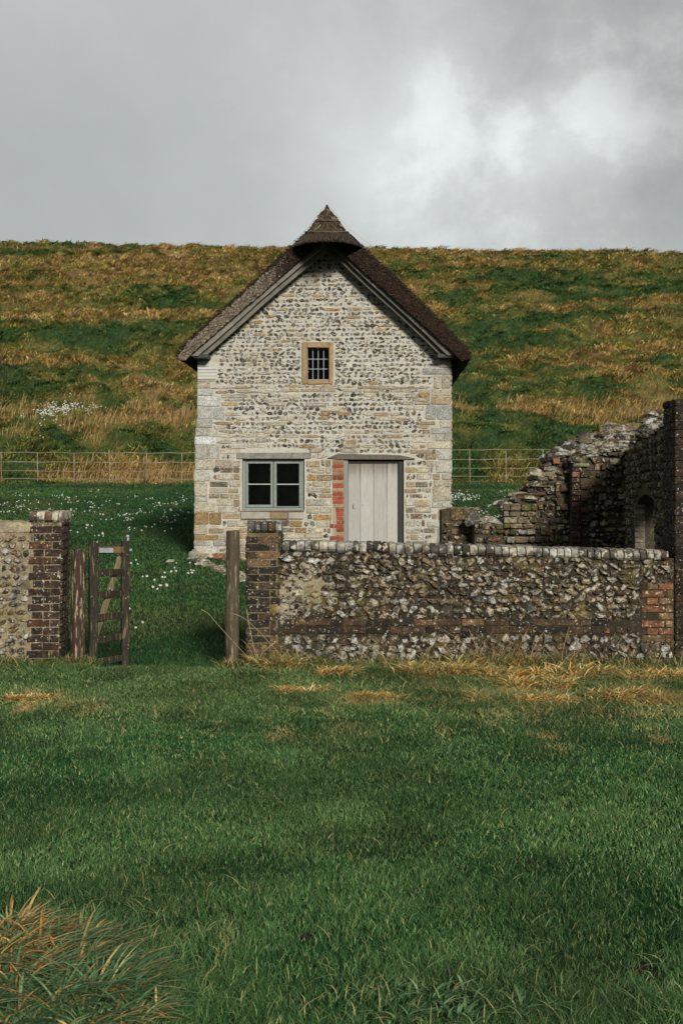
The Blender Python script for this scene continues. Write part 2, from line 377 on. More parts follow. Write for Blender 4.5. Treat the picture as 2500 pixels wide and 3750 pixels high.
def mesh_np(name, v, facelists, c, m, parent=None, smooth=False):
    me = bpy.data.meshes.new(name)
    me.vertices.add(len(v)); me.vertices.foreach_set('co', np.asarray(v, np.float32).ravel())
    lp = np.concatenate([f.ravel() for f in facelists]).astype(np.int32)
    ln = np.concatenate([np.full(len(f), f.shape[1]) for f in facelists]).astype(np.int32)
    st = np.concatenate([[0], np.cumsum(ln)[:-1]]).astype(np.int32)
    me.loops.add(len(lp)); me.loops.foreach_set('vertex_index', lp)
    me.polygons.add(len(ln)); me.polygons.foreach_set('loop_start', st); me.polygons.foreach_set('loop_total', ln)
    me.update(calc_edges=True)
    (me.shade_smooth if smooth else me.shade_flat)()
    a = me.color_attributes.new('Col', 'FLOAT_COLOR', 'POINT')
    a.data.foreach_set('color', np.concatenate([c, np.ones((len(c), 1))], 1).astype(np.float32).ravel())
    me.materials.append(m)
    o = bpy.data.objects.new(name, me); COL.objects.link(o)
    if parent is not None: o.parent = parent
    return o
class Blades:
    def __init__(s): s.v = []; s.c = []; s.q = []; s.t = []; s.n = 0
    def add(s, base, h, w, az, lean, col, droop=.35, segs=2, waz=None, tipc=None):
        n = len(base)
        if n == 0: return
        h = np.broadcast_to(h, (n,)); w = np.broadcast_to(w, (n,)); lean = np.broadcast_to(lean, (n,)); droop = np.broadcast_to(droop, (n,))
        d = np.stack([np.cos(az), np.sin(az), 0*az], 1)
        if waz is None: waz = az+math.pi/2+R.normal(0, .7, n)
        wd = np.stack([np.cos(waz), np.sin(waz), 0*az], 1)
        m = 2*segs+1; V = np.zeros((n, m, 3)); C = np.zeros((n, m, 3))
        for k in range(segs+1):
            t = k/segs
            p = base+d*(h*lean*t**1.6)[:, None]+np.array([0, 0, 1.])*(h*(t-droop*t*t))[:, None]
            ww = w*(1-.25*t) if k < segs else 0
            cc = col if tipc is None else col*(1-t)+tipc*t
            if k < segs:
                V[:, 2*k] = p-wd*(ww/2)[:, None]; V[:, 2*k+1] = p+wd*(ww/2)[:, None]; C[:, 2*k] = cc; C[:, 2*k+1] = cc
            else: V[:, 2*k] = p; C[:, 2*k] = cc
        o = s.n+np.arange(n)[:, None]*m
        for k in range(segs-1): s.q.append(o+np.array([[2*k, 2*k+1, 2*k+3, 2*k+2]]))
        s.t.append(o+np.array([[2*segs-2, 2*segs-1, 2*segs]]))
        s.v.append(V.reshape(-1, 3)); s.c.append(C.reshape(-1, 3)); s.n += n*m
    def build(s, name, m, parent=None, off=None):
        v = np.concatenate(s.v)
        if off is not None: v = v-np.array(off)
        fl = ([np.concatenate(s.q)] if s.q else [])+[np.concatenate(s.t)]
        o = mesh_np(name, v, fl, np.clip(np.concatenate(s.c), .003, .8), m, parent)
        if off is not None: o.location = off
        return o

EXEC_PARTS = []
# ================================================================ COTTAGE
HX, HD, HZ = (744-CX)/F*22.5, 22.5, .45
cot = empty('stone_cottage', (HX, HD, HZ), -.0272)
tag(cot, 'small pale flint and stone cottage with a thatched roof and weathered door', 'cottage')
def H(px, py, ly=0.):
    d = HD+ly; return ((px-CX)/F*d-HX, EYE-(py-HY)/F*d-HZ)
def hx(px, ly=0.): return H(px, 0, ly)[0]
def hz(py, ly=0.): return H(0, py, ly)[1]
APX = H(750, 575)
XL0, XL1 = hx(446), hx(454); XR0, XR1 = hx(1031), hx(1036)
ZE = hz(823); ZB = -.45; DEP = 5.4; WT = .42
def wall_top(x):
    if x < APX[0]: return ZE+(APX[1]-ZE)*(x-XL1)/(APX[0]-XL1)
    return ZE+(APX[1]-ZE)*(XR1-x)/(XR1-APX[0])
holes = [(hx(556), hx(699), hz(1172), hz(1053)), (hx(706), hx(755), hz(871.5), hz(797)), (hx(789), hx(927), hz(1300), hz(1055))]
def edge_l(z): return np.interp(z, [ZB, hz(1000), hz(960), ZE], [XL0-.01, XL0+.01, XL1-.01, XL1])
def edge_r(z): return np.interp(z, [ZB, hz(1200), hz(1050), ZE], [XR0, XR0+.01, XR1, XR1-.015])
wall = Acc(); mortar = V3(.55, .53, .455)
xs = sorted({XL0+.09, XR0-.06, APX[0]} | {h[0] for h in holes} | {h[1] for h in holes})
def piece(xa, xb, za, zb, ta=None, tb=None):
    ta = zb if ta is None else ta; tb = zb if tb is None else tb
    prism(wall, [(xa, za), (xb, za), (xb, tb), (xa, ta)], 0, WT, mortar)
# corner strips follow the leaning edges
for side in (0, 1):
    zz = [ZB, hz(1200), hz(1000), hz(960), ZE]
    pts = [((edge_l(z) if side == 0 else edge_r(z)), z) for z in zz]
    inner = XL0+.09 if side == 0 else XR0-.06
    poly = pts+[(inner, wall_top(inner)), (inner, ZB)]
    if side == 0: poly = poly[::-1]
    prism(wall, poly, 0, WT, mortar)
for a, b in zip(xs[:-1], xs[1:]):
    hs = sorted([h for h in holes if h[0] <= a+1e-6 and h[1] >= b-1e-6], key=lambda h: h[2])
    z = ZB
    for h in hs:
        if h[2] > z: piece(a, b, z, h[2])
        z = h[3]
    piece(a, b, z, None, wall_top(a), wall_top(b))
fr = frame((0, 0, 0), (1, 0, 0), (0, 0, 1))          # N = U x V = (0,-1,0): towards the camera
keep = [(hx(552), hx(703), hz(1192), hz(1050)), (hx(541), hx(716), hz(1054), hz(1038)), (hx(692), hx(767), hz(884), hz(784)), (hx(762), hx(929), hz(1300), hz(1052)),
        (hx(750), hx(955), hz(1057), hz(1041)), (hx(440), hx(500), hz(873), hz(815))]
def in_front(u, v):
    if u < edge_l(v)+.0 or u > edge_r(v): return False
    if v > ZE and v > wall_top(u)-.03: return False
    for a, b, c, d in keep:
        if a < u < b and c < v < d: return False
    return True
def pyof(v): return HY-(v+HZ-EYE)/22.5*F
def pxof(u): return (u+HX)/22.5*F+CX
def flint(rh, mix=0.5):
    w = rnd.uniform(.042, .105); k = rnd.random()
    if k < .46: core = pk('dark', 6, 'grey', 3, 'dgrey', 3); rim = pk('white', 2, 'grey', 2, 'pale', 2, 'dgrey', 2)
    elif k < .8: core = pk('grey', 2, 'pale', 3, 'cool', 3, 'white', 1); rim = pk('pale', 3, 'white', 2, 'grey', 1, 'cream', 2)
    else: core = pk('brown', 2, 'tan', 2, 'dgrey', 2); rim = pk('cream', 1, 'tan', 1, 'pale', 1)
    return dict(kind='flint', w=w+rnd.uniform(.006, .022), h=rnd.uniform(.005, .015), hf=rnd.uniform(.7, 1.08), core=core, rim=rim, rot=rnd.uniform(-.5, .5), jit=.27)
def picker_house(u, v, rh):
    py = pyof(v); px = pxof(u); k = rnd.random()
    if py < 880:
        if k < .04: return dict(kind='slab', w=rnd.uniform(.14, .26), h=.012, core=pk('ochre', 2, 'tan', 2, 'pale', 2), rim=pk('tan', 1), hf=.85)
        if k < .10: return dict(w=rnd.uniform(.03, .08))
        return flint(rh)
    if py < 1055:
        if k < (.5 if 884 < py < 900 else .13)+(.30 if px > 930 or px < 520 else 0):
            return dict(kind='slab' if rnd.random() < .5 else 'block', w=rnd.uniform(.12, .34), h=rnd.uniform(.008, .02), core=pk('pale', 5, 'cream', 4, 'tan', 2.4, 'ochre', .5), rim=pk('cream', 2, 'tan', 2, 'brown', 1), hf=rnd.uniform(.8, 1), jit=.2)
        return flint(rh)
    if 700 < px < 765 or px < 560 or 1170 < py < 1260 and px < 700:
        if k < .72: return dict(kind='block', w=rnd.uniform(.13, .34), h=rnd.uniform(.01, .02), core=pk('ochre', 1.6, 'tan', 5, 'cream', 3, 'pale', 2, 'brown', 1, 'grey', .8), rim=pk('tan', 2, 'ochre', 1, 'brown', 1), hf=.96, jit=.12)
        return flint(rh)
    if k < .42: return dict(kind='block', w=rnd.uniform(.10, .28), h=rnd.uniform(.01, .02), core=pk('pale', 3, 'cream', 3, 'tan', 3, 'brown', .8, 'grey', 1), rim=pk('tan', 2, 'brown', 1, 'cream', 1), hf=.92, jit=.14)
    return flint(rh)
# quoins first (they mask the small stones)
qz = ZB; k = 0; quo = []
while qz < hz(873):
    big = pyof(qz) > 1050
    hgt = rnd.uniform(.16, .30) if 1050 < pyof(qz) < 1150 else rnd.uniform(.075, .20); hgt = min(hgt, hz(873)-qz) if hz(873)-qz-hgt < .05 else hgt
    w = rnd.uniform(.20, .44); quo.append((-1, qz, hgt, w)); qz += hgt; k += 1
qz = ZB
while qz < ZE-.02:
    hgt = rnd.uniform(.09, .24); hgt = ZE-.01-qz if ZE-qz-hgt < .05 else hgt
    w = rnd.uniform(.14, .34) if len(quo) % 2 else rnd.uniform(.22, .46); quo.append((1, qz, hgt, w)); qz += hgt
base_in = in_front
def in_front2(u, v):
    if not base_in(u, v): return False
    for s, z, hh, w in quo:
        if z <= v < z+hh:
            if s < 0 and u < edge_l(v)+w+.01: return False
            if s > 0 and u > edge_r(v)-w-.01: return False
    return True
for s, z, hh, w in quo:
    e = edge_l(z+hh/2) if s < 0 else edge_r(z+hh/2)
    e += s*rnd.uniform(0, .015)
    cu = e+w/2 if s < 0 else e-w/2
    py = pyof(z)
    core = pk('pale', 4, 'cream', 4, 'white', 1.5, 'tan', 2, 'ochre', .8 if py > 1100 else .2) if s < 0 else pk('pale', 3, 'cool', .6, 'tan', 2, 'cream', 2)
    if rnd.random() < .45 and w > .26:
        w1 = w*rnd.uniform(.4, .6); c2 = core*rnd.uniform(.75, 1.1)
        stone(wall, fr, cu-w/2+w1/2, z+hh/2, w1/2-.005, hh/2-.006, .016, core, core*.7, 'block', jit=.15)
        stone(wall, fr, cu+w1/2, z+hh/2, (w-w1)/2-.005, hh/2-.006, .014, c2, c2*.85, 'block', jit=.1)
    else: stone(wall, fr, cu, z+hh/2, w/2-.005, hh/2-.006, .018, core, core*.7, 'block', jit=.15)
course(wall, fr, XL0, XR1+.05, ZB, hz(1055), in_front2, picker_house, rowh=(.085, .13), gap=.014)
course(wall, fr, XL0, XR1+.05, hz(1052), hz(880), in_front2, picker_house, rowh=(.052, .082), gap=.007, wob=.016)
course(wall, fr, XL0, XR1+.05, hz(880), APX[1], in_front2, picker_house, rowh=(.054, .074), gap=.007, wob=.016)
# side and back walls, gable at the back, inner floor
box(wall, XL1, XL1+WT, WT, DEP, ZB, ZE, mortar); box(wall, XR1-WT, XR1, WT, DEP, ZB, ZE, mortar)
prism(wall, [(XL1, ZB), (XR1, ZB), (XR1, ZE), (APX[0], APX[1]), (XL1, ZE)], DEP, DEP+.4, mortar)
box(wall, XL1+WT, XR1-WT, WT, DEP, ZB, .12, V3(.1, .08, .06))
for s in (-1, 1):
    f2 = frame((XL1, 0, 0), (0, -1, 0), (0, 0, 1)) if s < 0 else frame((XR1, 0, 0), (0, 1, 0), (0, 0, 1))
    rng_u = (-DEP, -.10) if s < 0 else (.05, DEP-.1)
    course(wall, f2, rng_u[0], rng_u[1], ZB, ZE, lambda u, v: True, lambda u, v, rh: (dict(kind='block', w=rnd.uniform(.15, .35), h=.012, core=pk('pale', 3, 'tan', 2, 'cream', 2), rim=pk('tan', 1), hf=.9) if rnd.random() < .5 else flint(rh)), rowh=(.08, .12), gap=.014)
wall.build('wall', M['cottage_stone'], cot)
# white replaced corner courses
wb = Acc(); zt = hz(827); hh = (hz(827)-hz(871))/6
for i in range(6):
    x1 = hx(480) if i < 2 else hx(496)
    bbox(wb, XL1-.004, x1, -.022, .2, zt-(i+1)*hh+.004, zt-i*hh, V3(.62, .61, .56)*rnd.uniform(.93, 1.03), .004, .001)
wb.build('corner_block', M['white_block'], cot)
for (a, b, sgn) in ((448, 484, -1), (1002, 1040, 1)):
    k = Acc(); bbox(k, hx(a), hx(b), -.30, .25, hz(825.5), hz(817), V3(.05, .058, .055), .006, .001); k.build('kneeler', M['slate'], cot)
# red brick jamb
bj = Acc(); zb = hz(1300); z = hz(1057); i = 0; ch = .0632
while z > zb:
    py = pyof(z); lx = np.interp(py, [1050, 1150, 1170, 1200, 1300], [763, 764, 772, 773, 770]); 
    if i in (16, 19): lx = 757
    cc = V3(.32, .078, .040)*rnd.uniform(.65, 1.2) if (i > 3 or i == 1) else V3(.34, .2, .11)
    if rnd.random() < .18: cc = V3(.40, .27, .16)
    spl = rnd.random() < .4
    segs = [(lx, 789)] if not spl else [(lx, lx+10), (lx+10.6, 789)]
    for a, b in segs: bbox(bj, hx(a)+.003, hx(b)-.003, -.02, .16, z-ch+.008, z, cc*rnd.uniform(.85, 1.1), .004, .002)
    z -= ch; i += 1
box(bj, hx(764), hx(788), -.006, .15, zb, hz(1057), V3(.40, .33, .24))
bj.build('brick_jamb', M['brick'], cot)
# lintels
l = Acc(); bbox(l, hx(543), hx(714), -.018, .3, hz(1053.5), hz(1039.5), V3(.26, .25, .21), .005, .002); l.build('window_lintel', M['board_wood'], cot)
l = Acc()
tp = [(752, 1052), (762, 1048), (776, 1042), (800, 1042.5), (840, 1044), (880, 1044), (920, 1046), (938, 1050), (953, 1053), (952, 1055.5), (900, 1055.5), (850, 1055.2), (790, 1055), (776, 1054.5)]
prism(l, [H(*p) for p in tp][::-1], -.035, .3, V3(.15, .135, .11)); l.build('door_lintel', M['wood'], cot)
# sill of window
l = Acc()
for a, b, c in ((553, 620, V3(.42, .40, .33)), (620.6, 662, V3(.28, .2, .12)), (662.6, 696, V3(.45, .42, .34))): bbox(l, hx(a), hx(b), -.045, .2, hz(1192), hz(1176), c, .008, .003)
bbox(l, hx(552), hx(698), -.03, .2, hz(1176)+.002, hz(1172.5), V3(.16, .12, .08), .004, .002)
l.build('window_sill', M['cottage_stone'], cot)
# big casement window
RY = .10
win = Acc(); fc = V3(.255, .285, .26)
def fbx(acc, a, b, c, d, y0, y1, col=fc, bev=.004): bbox(acc, hx(a), hx(b), y0, y1, hz(d), hz(c), col*rnd.uniform(.95, 1.05), bev, .0006)
fbx(win, 556.3, 562, 1053.5, 1171.7, RY-.02, RY+.05); fbx(win, 691.5, 698.7, 1053.5, 1171.7, RY-.02, RY+.05)
fbx(win, 562, 691.5, 1053.5, 1059, RY-.02, RY+.05); fbx(win, 562.2, 691.3, 1166.3, 1171.7, RY-.035, RY+.05)
wo = win.build('window', M['frame_paint'], cot)
for (a, b, g0, g1, bot) in ((562.6, 625.3, 568.5, 620, 1159.5), (627.5, 691, 634, 686, 1163)):
    s = Acc()
    fbx(s, a, g0, 1059.5, 1165.7, RY-.012, RY+.03); fbx(s, g1, b, 1059.5, 1165.7, RY-.012, RY+.03)
    fbx(s, g0, g1, 1059.5, 1064.5, RY-.012, RY+.03); fbx(s, g0, g1, bot, 1165.7, RY-.012, RY+.03)
    fbx(s, g0, g1, 1110.8, 1113.3, RY-.006, RY+.02, V3(.42, .44, .40), .002)
    s.build('casement', M['frame_paint'], wo)
    for (c, d) in ((1064.5, 1110.8), (1113.3, bot)):
        p = Acc(); box(p, hx(g0), hx(g1), RY+.008, RY+.012, hz(d), hz(c), V3(1, 1, 1)); p.build('pane', M['glass'], wo)
s = Acc(); fbx(s, 625.5, 627.3, 1059.5, 1165.7, RY+.0, RY+.045, V3(.12, .14, .13)); s.build('mullion', M['frame_paint'], wo)
# small leaded window
sw = Acc(); oc = V3(.38, .265, .14)
for (a, b, c, d) in ((693.5, 705.5, 785.5, 882.5), (755.5, 765, 785.5, 882.5), (705.7, 755.3, 785.7, 798), (705.7, 755.3, 872, 882.3)):
    bbox(sw, hx(a), hx(b), -.03, .14, hz(d), hz(c), oc*rnd.uniform(.92, 1.06), .01, .003)
sw.build('window_surround', M['sandstone'], cot)
lw = Acc(); fbx(lw, 706, 755, 870.2, 872.5, .09, .12, V3(.3, .33, .35)); 
lo = lw.build('window', M['lead'], cot); lo.name = 'leaded_window'
lb = Acc()
for x in (717.7, 730, 742.6): bbox(lb, hx(x)-.006, hx(x)+.006, .085, .097, hz(870.5), hz(797.5), fc, .002)
for y in (823.8, 846.5): bbox(lb, hx(706), hx(755), .083, .087, hz(y)-.006, hz(y)+.006, fc, .0015)
lb.build('glazing_bars', M['lead'], lo)
p = Acc(); box(p, hx(705), hx(756), .10, .104, hz(872), hz(797), V3(1, 1, 1)); p.build('pane', M['glass'], lo)
# door
dz0 = hz(1300); df = Acc(); wc = V3(.30, .29, .25)
bbox(df, hx(789.3), hx(799), .02, .13, dz0, hz(1055.5), wc, .006, .001); bbox(df, hx(914.5), hx(926.7), .05, .17, dz0, hz(1055.5), V3(.05, .047, .042), .006, .001)
bbox(df, hx(799), hx(914.5), .06, .17, hz(1063), hz(1055.5), V3(.06, .055, .045), .004, .001)
df.build('door_frame', M['door_wood'], cot)
dr = Acc()
for (a, b, t) in ((799.4, 826.8, .95), (827.3, 857.2, 1.08), (857.7, 887.6, .98), (888.1, 914.2, 1.1)):
    bbox(dr, hx(a), hx(b), .10, .14, dz0, hz(1063.4), V3(.45, .44, .40)*t, .004, .001)
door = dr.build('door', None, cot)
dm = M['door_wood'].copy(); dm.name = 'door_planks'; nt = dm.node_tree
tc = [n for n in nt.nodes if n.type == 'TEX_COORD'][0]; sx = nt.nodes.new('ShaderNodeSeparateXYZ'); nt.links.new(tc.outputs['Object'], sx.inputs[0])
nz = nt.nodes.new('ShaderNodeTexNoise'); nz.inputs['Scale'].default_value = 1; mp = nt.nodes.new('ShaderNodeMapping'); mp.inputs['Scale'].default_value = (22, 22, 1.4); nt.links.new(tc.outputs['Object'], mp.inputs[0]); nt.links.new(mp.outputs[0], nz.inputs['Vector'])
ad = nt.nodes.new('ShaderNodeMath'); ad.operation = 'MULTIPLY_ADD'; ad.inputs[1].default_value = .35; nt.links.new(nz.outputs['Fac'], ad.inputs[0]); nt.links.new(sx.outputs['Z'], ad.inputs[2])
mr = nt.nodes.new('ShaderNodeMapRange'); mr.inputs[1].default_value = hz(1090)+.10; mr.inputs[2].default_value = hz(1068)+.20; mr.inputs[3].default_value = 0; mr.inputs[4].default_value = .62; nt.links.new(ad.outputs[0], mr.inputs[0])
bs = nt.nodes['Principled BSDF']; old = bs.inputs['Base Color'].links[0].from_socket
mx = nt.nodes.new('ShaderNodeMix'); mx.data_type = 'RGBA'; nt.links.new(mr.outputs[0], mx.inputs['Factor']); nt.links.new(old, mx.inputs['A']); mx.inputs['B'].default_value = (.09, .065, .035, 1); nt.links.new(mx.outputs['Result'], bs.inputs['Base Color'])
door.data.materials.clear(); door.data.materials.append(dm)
hd = Acc(); tube(hd, [(hx(812), .1, hz(1157)), (hx(812), .06, hz(1159)), (hx(812.3), .06, hz(1166)), (hx(811.8), .09, hz(1168.5))], .007, V3(.3, .3, .3)); hd.build('handle', M['metal'], door)
kn = Acc(); bbox(kn, hx(832), hx(834.6), .085, .1, hz(1160.8), hz(1158.3), V3(.3, .3, .3), .004); kn.build('keyhole_plate', M['metal'], door)

# ---- bargeboards and thatch
def on_line(p, q, t): return (p[0]+(q[0]-p[0])*t, p[1]+(q[1]-p[1])*t)
for side in (0, 1):
    foot = (449, 807) if side == 0 else (1040, 812); top = (742, 552) if side == 0 else (757, 547)
    for (off, ly, w, col) in ((-.01, -.34, .085, V3(.23, .215, .18)), (.068, -.25, .085, V3(.20, .185, .15))):
        bb = Acc(); a = V3(*[0]*3); p0 = H(*foot, ly); p1 = H(*top, ly)
        d = np.array([p1[0]-p0[0], p1[1]-p0[1]]); d /= np.linalg.norm(d); nn = np.array([d[1], -d[0]]) if side == 0 else np.array([-d[1], d[0]])  # inward and down
        n_ = 26; pts_o = []; pts_i = []
        for i in range(n_+1):
            t = i/n_; c = np.array([p0[0]+(p1[0]-p0[0])*t, p0[1]+(p1[1]-p0[1])*t])
            wv = .006*math.sin(t*9+side*2)
            pts_o.append(c+nn*(off+wv)); pts_i.append(c+nn*(off+w+wv+R.normal(0, .001)))
        # cut the feet level with the kneeler
        zk = hz(817, ly)+.001
        for P in (pts_o, pts_i):
            dd = (zk-P[0][1])/d[1]; P[0] = P[0]+d*dd
        vs = []; fs = []
        for i in range(n_+1):
            for (q, y) in ((pts_o[i], ly), (pts_i[i], ly), (pts_i[i], ly+.05), (pts_o[i], ly+.05)): vs.append((q[0], y, q[1]))
        for i in range(n_):
            for k in range(4): fs.append((i*4+k, i*4+(k+1) % 4, i*4+4+(k+1) % 4, i*4+4+k))
        fs += [(3, 2, 1, 0), tuple(n_*4+k for k in range(4))]
        bb.add(vs, fs, col*(1 if side == 0 else .6)); bb.build('barge_board', M['board_wood'], cot)  # right boards coloured darker to paint in the shaded side
# outer and inner line of the verge, measured on the photograph, in cottage space
OUTL = [(406, 822), (413, 803), (424, 789), (441, 773), (465, 752), (492, 726), (530, 692), (570, 657), (610, 620), (643, 588), (675, 560), (702, 536), (728, 518), (750, 508)]
OUTR = [(1083, 824), (1078, 807), (1070, 797), (1060, 788), (1036, 762), (1017, 741), (998, 721), (965, 690), (930, 655), (895, 621), (861, 592), (832, 565), (805, 541), (778, 520), (750, 508)]
INL = [(449, 806), (480, 779), (545, 723), (600, 676), (650, 633), (700, 590), (735, 562), (750, 552)]
INR = [(1040, 810), (1000, 773), (961, 737), (920, 700), (870, 655), (820, 610), (770, 566), (750, 552)]
def resample(P, n):
    P = np.array(P, float); s = np.concatenate([[0], np.cumsum(np.linalg.norm(np.diff(P, axis=0), axis=1))]); t = np.linspace(0, s[-1], n)
    return np.stack([np.interp(t, s, P[:, 0]), np.interp(t, s, P[:, 1])], 1)
VER = -.40
NS = 90
outer = np.concatenate([resample(OUTL, NS), resample(OUTR, NS)[::-1][1:]])
inner = np.concatenate([resample([(427, 826)]+INL, NS), resample([(1060, 829)]+INR, NS)[::-1][1:]])
OU = np.array([H(*p, VER) for p in outer]); IN = np.array([H(*p, VER) for p in inner])
NP_ = len(OU)
th = Acc(); dk = V3(.036, .026, .019); rf = DEP+.9
# rings along the depth: outer skin then underside
stations = [(VER-.005, .93), (VER+.02, .965), (VER+.07, 1.0), (VER+.3, 1.0)]+[(y, 1.0) for y in np.linspace(.2, rf-.1, 24)]+[(rf, .95)]
vs = []; cs = []
for si, (y, k) in enumerate(stations):
    lump = .035*(fbm(np.arange(NP_)*.16, np.full(NP_, y*1.6), 71)-.5)*2+.02*(vnoise(np.arange(NP_)*.7, np.full(NP_, y*5.), 73)-.5)*2
    mid = IN+(OU-IN)*(k+0)
    nrm = (OU-IN); nrm /= np.linalg.norm(nrm, axis=1)[:, None]
    q = mid+nrm*lump[:, None]*(.6 if si > 0 else .4)
    vs += [(a, y+(.012*R.normal() if 0 < si else 0), b) for a, b in q]
    vs += [(a, y, b) for a, b in IN]
fs = []; m = 2*NP_
for si in range(len(stations)-1):
    for k in range(NP_-1):
        a = si*m+k; fs.append((a, a+1, a+m+1, a+m)); b = si*m+NP_+k; fs.append((b+1, b, b+m, b+m+1))
    for k in (0, NP_-1):
        a = si*m+k; b = si*m+NP_+k; fs.append((a, a+m, b+m, b) if k == 0 else (a, b, b+m, a+m))
e = (len(stations)-1)*m
for k in range(NP_-1): fs.append((e+k+1, e+k, e+NP_+k, e+NP_+k+1))
# front face of the crust, outside the cut reeds
for k in range(NP_-1): fs.append((k, k+1, NP_+k+1, NP_+k))
# shaggy straw stubs over the crust
th.add(vs, fs, dk)
OUn = np.array([OU[min(i+1, NP_-1)]-OU[max(i-1, 0)] for i in range(NP_)]); OUn /= np.linalg.norm(OUn, axis=1)[:, None]
def stick(acc, p, d, L, w, c):
    p = np.array(p); d = np.array(d)/np.linalg.norm(d); s = np.cross(d, R.normal(0, 1, 3)); s /= np.linalg.norm(s); u = np.cross(d, s)
    v = [p+s*w, p-s*w*.5+u*w*.8, p-s*w*.5-u*w*.8]; v += [q+d*L for q in v]
    acc.add(v, [(0, 1, 4, 3), (1, 2, 5, 4), (2, 0, 3, 5), (3, 4, 5)], c)
for _ in range(2600):
    i = rnd.randrange(2, NP_-2); y = VER+abs(rnd.gauss(0, .22))+.01
    nd = np.array([-OUn[i][1], 0, OUn[i][0]]);  nd = nd if nd[2] > 0 else -nd
    down = np.array([OUn[i][0], 0, OUn[i][1]]); down = down if down[2] < 0 else -down
    k = .985
    q = IN[i]+(OU[i]-IN[i])*k
    stick(th, (q[0], y, q[1]), nd*.55+down*1.2+np.array([0, -.5*rnd.random(), 0])+R.normal(0, .35, 3), rnd.uniform(.03, .07), .004, V3(.065, .045, .03)*rnd.uniform(.3, 1.8))
roof = th.build('roof', M['thatch'], cot, smooth=False)
# the cut reed ends on the verge
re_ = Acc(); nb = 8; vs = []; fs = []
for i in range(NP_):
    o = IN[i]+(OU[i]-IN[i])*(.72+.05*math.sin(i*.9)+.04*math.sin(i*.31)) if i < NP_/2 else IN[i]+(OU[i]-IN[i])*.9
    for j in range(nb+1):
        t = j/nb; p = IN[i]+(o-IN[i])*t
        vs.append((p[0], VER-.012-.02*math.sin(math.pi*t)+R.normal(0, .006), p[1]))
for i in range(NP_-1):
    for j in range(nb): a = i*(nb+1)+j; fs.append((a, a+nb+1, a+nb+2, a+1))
re_.add(vs, fs, np.array([V3(.14, .11, .08) if q < len(vs)*.33 else V3(.045, .032, .024) for q in range(len(vs))]))  # lit left and shaded right of the verge put into the base colour
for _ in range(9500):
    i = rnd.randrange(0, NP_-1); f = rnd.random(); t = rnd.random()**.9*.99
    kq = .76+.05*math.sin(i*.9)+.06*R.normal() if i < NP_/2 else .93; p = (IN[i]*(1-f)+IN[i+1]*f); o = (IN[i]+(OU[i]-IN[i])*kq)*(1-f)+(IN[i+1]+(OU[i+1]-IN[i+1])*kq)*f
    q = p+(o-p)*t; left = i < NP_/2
    cc = (V3(.56, .47, .36)*rnd.uniform(.2, 1.3) if i < NS*.66+rnd.gauss(0, 4) else V3(.10, .07, .05)*rnd.uniform(.4, 1.5)) if left else V3(.15, .10, .07)*rnd.uniform(.15, 1.2)  # reed colours carry light too: pale on the lit left, dark on the right
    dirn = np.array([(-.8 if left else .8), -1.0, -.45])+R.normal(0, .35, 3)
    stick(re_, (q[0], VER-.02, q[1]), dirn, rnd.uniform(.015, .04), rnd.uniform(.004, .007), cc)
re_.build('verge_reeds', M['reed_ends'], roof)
# hood over the gable and straw peak: rings round a vertical axis
AX = H(751.5, 0, -.3)[0]
def ringset(acc, rows, col, n=72, wob=0., cfn=None):
    """rows: (py silhouette, half width px, forward m, back m, extra drop of the front in px)"""
    vs = []; cs = []
    for ri, (py, wl, wr, f, bk, dr) in enumerate(rows):
        for k in range(n):
            a = 2*math.pi*k/n; sx_ = math.sin(a); cx_ = math.cos(a)
            ly = -(f*cx_ if cx_ > 0 else bk*cx_)+(-.25)
            w = (wr if sx_ > 0 else wl)/F*(HD+ly)
            x = AX+w*sx_; z = hz(py+dr*max(cx_, 0)**1.0, ly if cx_ > 0 else -.25)
            jj = wob*(R.normal()+1.5*(vnoise(k*.5, ri*.9, 5)-.5))
            vs.append((x*(1), ly, z)); vs[-1] = (vs[-1][0]+jj*sx_, ly-jj*cx_, vs[-1][2]+jj*.5)
            cs.append(col if cfn is None else cfn(a, ri))
    fs = []
    for r in range(len(rows)-1):
        for k in range(n): fs.append((r*n+k, r*n+(k+1) % n, (r+1)*n+(k+1) % n, (r+1)*n+k))
    acc.add(vs, fs, np.array(cs))
hood = Acc()
ringset(hood, [(526, 38, 40, .30, .6, 4), (533, 46, 46, .36, .6, 3), (540, 55, 57, .43, .65, 0), (548, 64, 66, .50, .7, -1), (556, 68, 73, .66, .75, -4), (564, 72, 79, .76, .8, -12), (570, 73, 83, .80, .8, -16), (574, 72, 84, .78, .8, -19),
   (572, 68, 80, .66, .7, -17), (560, 60, 60, .15, .5, -5)], V3(.030, .024, .018), wob=.006)
for _ in range(2600):
    a = rnd.uniform(-1.5, 1.5); t = rnd.random()
    w = lerp(50, 77, t)/F*22.2; f = lerp(.40, .80, t); py = lerp(535, 568-19*math.cos(a), t)
    p = (AX+w*math.sin(a), -.25-f*math.cos(a)-.004, hz(py, -.25-f*math.cos(a)))
    stick(hood, p, np.array([math.sin(a)*.5, -.35*math.cos(a), -.9])+R.normal(0, .16, 3), rnd.uniform(.03, .06), .003, V3(.07, .055, .04)*rnd.uniform(.3, 1.8))
ho = hood.build('ridge_hood', M['straw'], roof)
pkk = Acc()
ringset(pkk, [(471, .6, .6, .02, .02, 0), (478, 2.6, 2.6, .03, .03, 0), (486, 7.5, 8, .06, .08, 0), (494, 13.5, 15, .10, .13, 0), (502, 18.5, 21, .15, .18, 0), (508, 22.5, 25.5, .19, .22, 0), (515, 28, 31, .23, .3, 0), (524, 35.5, 37, .28, .4, 0), (530, 42, 42, .33, .5, 0), (534, 48, 48, .36, .5, 3), (538, 50, 50, .30, .5, 3)],
    V3(.07, .055, .036), wob=.007)
